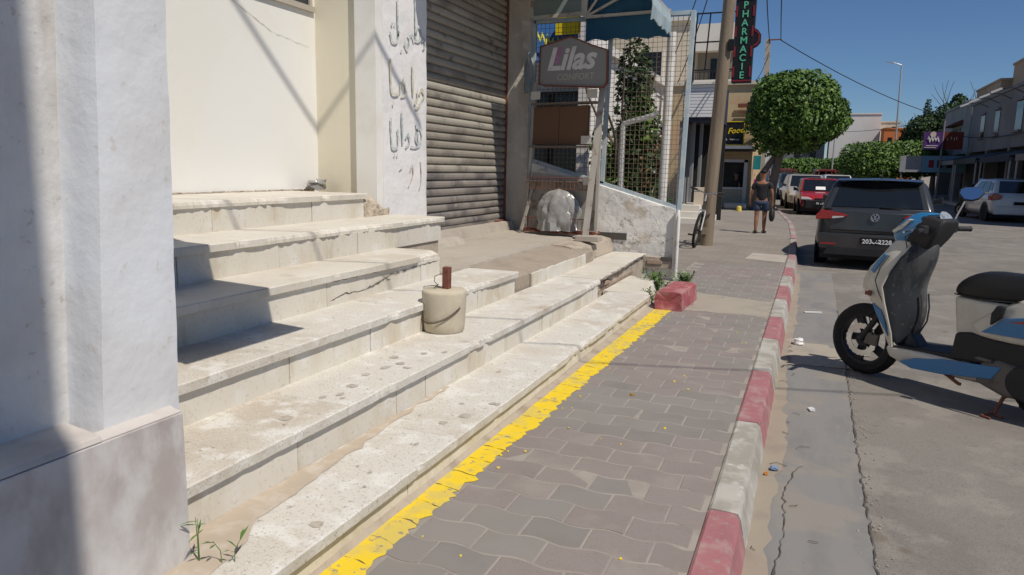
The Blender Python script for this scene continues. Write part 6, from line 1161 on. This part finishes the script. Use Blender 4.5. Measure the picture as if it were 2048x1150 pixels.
def person(loc, rz, label, H_, pose='walk', top=m_tshirt, bottom=m_denim, hair=m_hair, skin=m_skin, dress=False):
    s = H_ / 1.50; o = empty('person', loc, rz, label, 'person'); o.scale = (s, s, s)
    # faces +y; x to the right
    st = .10 if pose == 'walk' else 0.0
    J = {'pel': (0, 0, .78, (.105, .085)), 'wai': (0, .005, .90, (.098, .075)), 'che': (0, .0, 1.08, (.115, .085)), 'nek': (0, .005, 1.215, (.05, .05)), 'hd0': (0, .02, 1.28, (.058, .066)), 'hd1': (0, .03, 1.37, (.082, .098)), 'hd2': (0, .02, 1.45, (.066, .078))}
    E = [('pel', 'wai'), ('wai', 'che'), ('che', 'nek'), ('nek', 'hd0'), ('hd0', 'hd1'), ('hd1', 'hd2')]
    feet = {}
    for t, sx in (('l', -1), ('r', 1)):
        f = st * (1 if t == 'r' else -1)
        J['hip' + t] = (sx * .085, 0, .72, (.085, .085)); J['kne' + t] = (sx * .085, f * .55 + .02, .405, (.050, .052)); J['cal' + t] = (sx * .086, f * .6 - .01, .29, (.048, .052)); J['ank' + t] = (sx * .088, f * .8 - .02, .075, (.030, .033)); J['toe' + t] = (sx * .10, f * .8 + .11, .028, (.034, .02))
        E += [('pel', 'hip' + t), ('hip' + t, 'kne' + t), ('kne' + t, 'cal' + t), ('cal' + t, 'ank' + t), ('ank' + t, 'toe' + t)]; feet[t] = f * .8
        g_ = -f * .6
        J['sho' + t] = (sx * .165, -.005, 1.155, (.052, .052)); J['elb' + t] = (sx * .225, -.03 + g_ * .3, .93, (.034, .034)); J['wri' + t] = (sx * .235, .03 + g_ * .8, .735, (.023, .026)); J['pal' + t] = (sx * .236, .045 + g_ * .9, .675, (.018, .035))
        E += [('che', 'sho' + t), ('sho' + t, 'elb' + t), ('elb' + t, 'wri' + t), ('wri' + t, 'pal' + t)]
        for k in range(4):
            y = .045 + g_ * .9 + (k - 1.5) * .018; l_ = (.048, .058, .055, .042)[k]; J['f%d%s' % (k, t)] = (sx * .236, y, .645, (.009, .009)); J['g%d%s' % (k, t)] = (sx * .228, y + .006, .645 - l_, (.007, .007)); E += [('pal' + t, 'f%d%s' % (k, t)), ('f%d%s' % (k, t), 'g%d%s' % (k, t))]
        J['th' + t] = (sx * .222, .045 + g_ * .9 + .045, .66, (.010, .010)); J['ti' + t] = (sx * .216, .045 + g_ * .9 + .058, .625, (.008, .008)); E += [('pal' + t, 'th' + t), ('th' + t, 'ti' + t)]
    b = skin_mesh('body', J, E, skin, o)
    # shirt, shorts, hair, face and shoes
    C = {'che': (0, -.002, 1.06, (.135, .105)), 'wai': (0, .0, .92, (.128, .098)), 'hem': (0, 0, .695, (.140, .112)), 'col': (0, 0, 1.17, (.085, .075))}
    CE = [('che', 'wai'), ('wai', 'hem'), ('che', 'col')]
    for t, sx in (('l', -1), ('r', 1)): C['s' + t] = (sx * .168, -.006, 1.15, (.066, .066)); C['e' + t] = (sx * .212, -.018, 1.0, (.056, .058)); CE += [('che', 's' + t), ('s' + t, 'e' + t)]
    skin_mesh('shirt', C, CE, top, o)
    if dress:
        mb = MB(); mb.loft([[(w * math.cos(a), w * .8 * math.sin(a), z) for a in [k * math.pi / 8 for k in range(16)]] for w, z in ((.25, .10), (.22, .4), (.18, .7), (.14, .95))]); mb.build('dress', bottom, o, smooth=True)
    else:
        C = {'pel': (0, 0, .78, (.125, .105))}; CE = []
        for t, sx in (('l', -1), ('r', 1)):
            k = J['kne' + t]; C['h' + t] = (sx * .085, 0, .70, (.098, .098)); C['k' + t] = (sx * .092, k[1] * .72, .50, (.092, .092)); CE += [('pel', 'h' + t), ('h' + t, 'k' + t)]
        skin_mesh('shorts', C, CE, bottom, o)
    skin_mesh('hair', {'a': (0, .0, 1.36, (.086, .095)), 'b': (0, .005, 1.44, (.080, .094)), 'c': (0, .01, 1.47, (.055, .07))}, [('a', 'b'), ('b', 'c')], hair, o)
    mb = MB()
    for sx in (-1, 1): mb.lathe([(.001, 0), (.016, .0), (.020, .012), (.001, .02)], 8, (sx * .078, .03, 1.37), 'x')
    mb.build('ears', skin, o, smooth=True)
    mb = MB(); mb.lathe([(.001, .118), (.012, .125), (.014, .132), (.001, .145)], 8, (0, 0, 1.365), 'y'); mb.build('nose', skin, o, smooth=True)
    mb = MB()
    for sx in (-1, 1): mb.lathe([(.001, .108), (.012, .110), (.001, .119)], 8, (sx * .032, 0, 1.385), 'y')
    mb.box(-.022, .022, .110, .116, 1.318, 1.326); mb.build('eyes_and_mouth', m_hair, o)
    for t, sx in (('l', -1), ('r', 1)):
        f = feet[t]; mb = MB(); mb.loft([[(sx * .095 + x * .9, f - .02 + y, z) for x, y in ((-.04, -.06), (.04, -.06), (.052, .06), (.045, .16), (.0, .185), (-.04, .16), (-.046, .06))] for z in (.0, .022)]); mb.tube([(sx * .095 - .05, f + .07, .02), (sx * .095 - .01, f + .11, .075), (sx * .095 + .055, f + .07, .02)], .012, 6); mb.build('sandal', m_trim, o)
    return o
person((-1.09, 17.74, 0), R(2), 'boy in black t-shirt and denim shorts walking away on the pavement', 1.49)
bgm = MB(); rgs = []
for i in range(9):
    t = i / 8; w_ = .125 * (math.sin(math.pi * min(1, t * .9 + .1)) ** .6) * (1 if t < .75 else 1 - (t - .75) * 3.2); rgs.append([(w_ * .55 * math.cos(a) * (1 + .2 * N(math.cos(a) * 2, t * 3)), w_ * math.sin(a) * (1 + .2 * N(math.sin(a) * 2, t * 4, 3)), -.36 + .34 * t) for a in [k * math.pi / 7 for k in range(14)]])
bgm.loft(rgs); bgm.tube([(0, -.02, -.04), (0, 0, .045), (0, .02, -.04)], .008, 6); bgo = tag(bgm.build('plastic_bag', m_trim, smooth=True), "black plastic bag hanging from the boy's right hand", 'bag'); bgo.location = (-.845, 17.76, .645)
m_strip = mat('striped_cloth', (.03, .03, .035)); t_ = m_strip.node_tree; wv = t_.nodes.new('ShaderNodeTexWave'); wv.bands_direction = 'Z'; wv.inputs['Scale'].default_value = 4.5; cr_ = t_.nodes.new('ShaderNodeValToRGB'); cr_.color_ramp.interpolation = 'CONSTANT'; cr_.color_ramp.elements[0].color = (.02, .02, .025, 1); cr_.color_ramp.elements[1].position = .5; cr_.color_ramp.elements[1].color = (.7, .7, .7, 1)
tcn = [x for x in t_.nodes if x.bl_idname == 'ShaderNodeTexCoord'][0]; t_.links.new(tcn.outputs['Object'], wv.inputs[0]); t_.links.new(wv.outputs['Fac'], cr_.inputs[0]); t_.links.new(cr_.outputs[0], t_.nodes['Principled BSDF'].inputs['Base Color'])
person((-2.40, 32.3, 0), R(160), 'woman in an orange headscarf and striped dress past the snack bar', 1.40, 'stand', mat('magenta_cloth', (.42, .03, .22)), m_strip, mat('orange_scarf', (.60, .13, .06)), dress=True)
person((-2.82, 29.92, 0), R(120), 'person in dark clothes behind the snack bar counter', 1.40, 'stand', m_black, m_black)
# ------------------------------------------------------------------ litter
m_paper = mat('white_paper', (.72, .72, .71), rough=.7)
mb = MB(); rubble(mb, (-.02, 6.95, -.115), (.055, .06, .035), 3, 8); tag(mb.build('crumpled_paper', m_paper), 'crumpled white paper lying in the gutter near the scooter wheel', 'litter')
mb = MB(); rubble(mb, (-.075, 3.86, -.128), (.025, .022, .014), 9, 6); tag(mb.build('sweet_wrapper', mat('blue_wrapper', (.20, .28, .42), rough=.3)), 'small blue and silver wrapper by the kerb', 'litter')
mb = MB(); rubble(mb, (-.11, 3.78, -.134), (.014, .014, .010), 12, 5); tag(mb.build('bottle_cap', mat('orange_cap', (.5, .2, .05))), 'small orange scrap beside the blue wrapper', 'litter')
for k, (x, y, z, a, L_, lb) in enumerate([(-.78, 12.9, .006, .1, .16, 'white strip of paper on the drain cover'), (.10, 8.65, -.14, .2, .18, 'white strip of paper lying in the gutter far from the scooter'), (.10, 5.0, -.14, .3, .03, 'small white scrap on the gutter concrete')]):
    mb = MB(); d = Vector((math.cos(a), math.sin(a), 0)); e = Vector((-d.y, d.x, 0)) * .03; c = Vector((x, y, z)); mb.hexa([c - d * L_ / 2 - e, c + d * L_ / 2 - e, c + d * L_ / 2 + e, c - d * L_ / 2 + e, c - d * L_ / 2 - e + Vector((0, 0, .01)), c + d * L_ / 2 - e + Vector((0, 0, .02)), c + d * L_ / 2 + e + Vector((0, 0, .012)), c - d * L_ / 2 + e + Vector((0, 0, .006))]); tag(mb.build('paper_scrap', m_paper), lb, 'litter')
mb = MB()
for x, y, r_ in ((-.95, 4.35, .016),): mb.lathe([(.001, .012), (.014, .012), (.016, .002), (.001, .002)], 12, (x, y, 0))
tag(mb.build('bottle_cap', mat('brass_cap', (.35, .20, .06), rough=.5)), 'brown bottle cap lying on the pavers', 'bottle cap')
fm = MB(); rubble(fm, (-4.36, 5.72, 1.20), (.09, .12, .06), 33, 8); tag(fm.build('clear_bag', m_film), 'crumpled clear plastic bag in the corner on the top step', 'plastic bag')
tw = MB()
for k in range(12):
    x = random.uniform(-.13, .1); y = random.uniform(2.2, 6); a = random.uniform(0, 6.3); L_ = random.uniform(.02, .06); tw.tube([(x, y, -.138), (x + L_ * math.cos(a), y + L_ * math.sin(a), -.134), (x + L_ * 1.5 * math.cos(a + .4), y + L_ * 1.5 * math.sin(a + .4), -.138)], .0018, 4)
tag(tw.build('twigs', m_bark), 'dry twigs and bits of straw scattered in the gutter', 'twigs', kind='stuff')
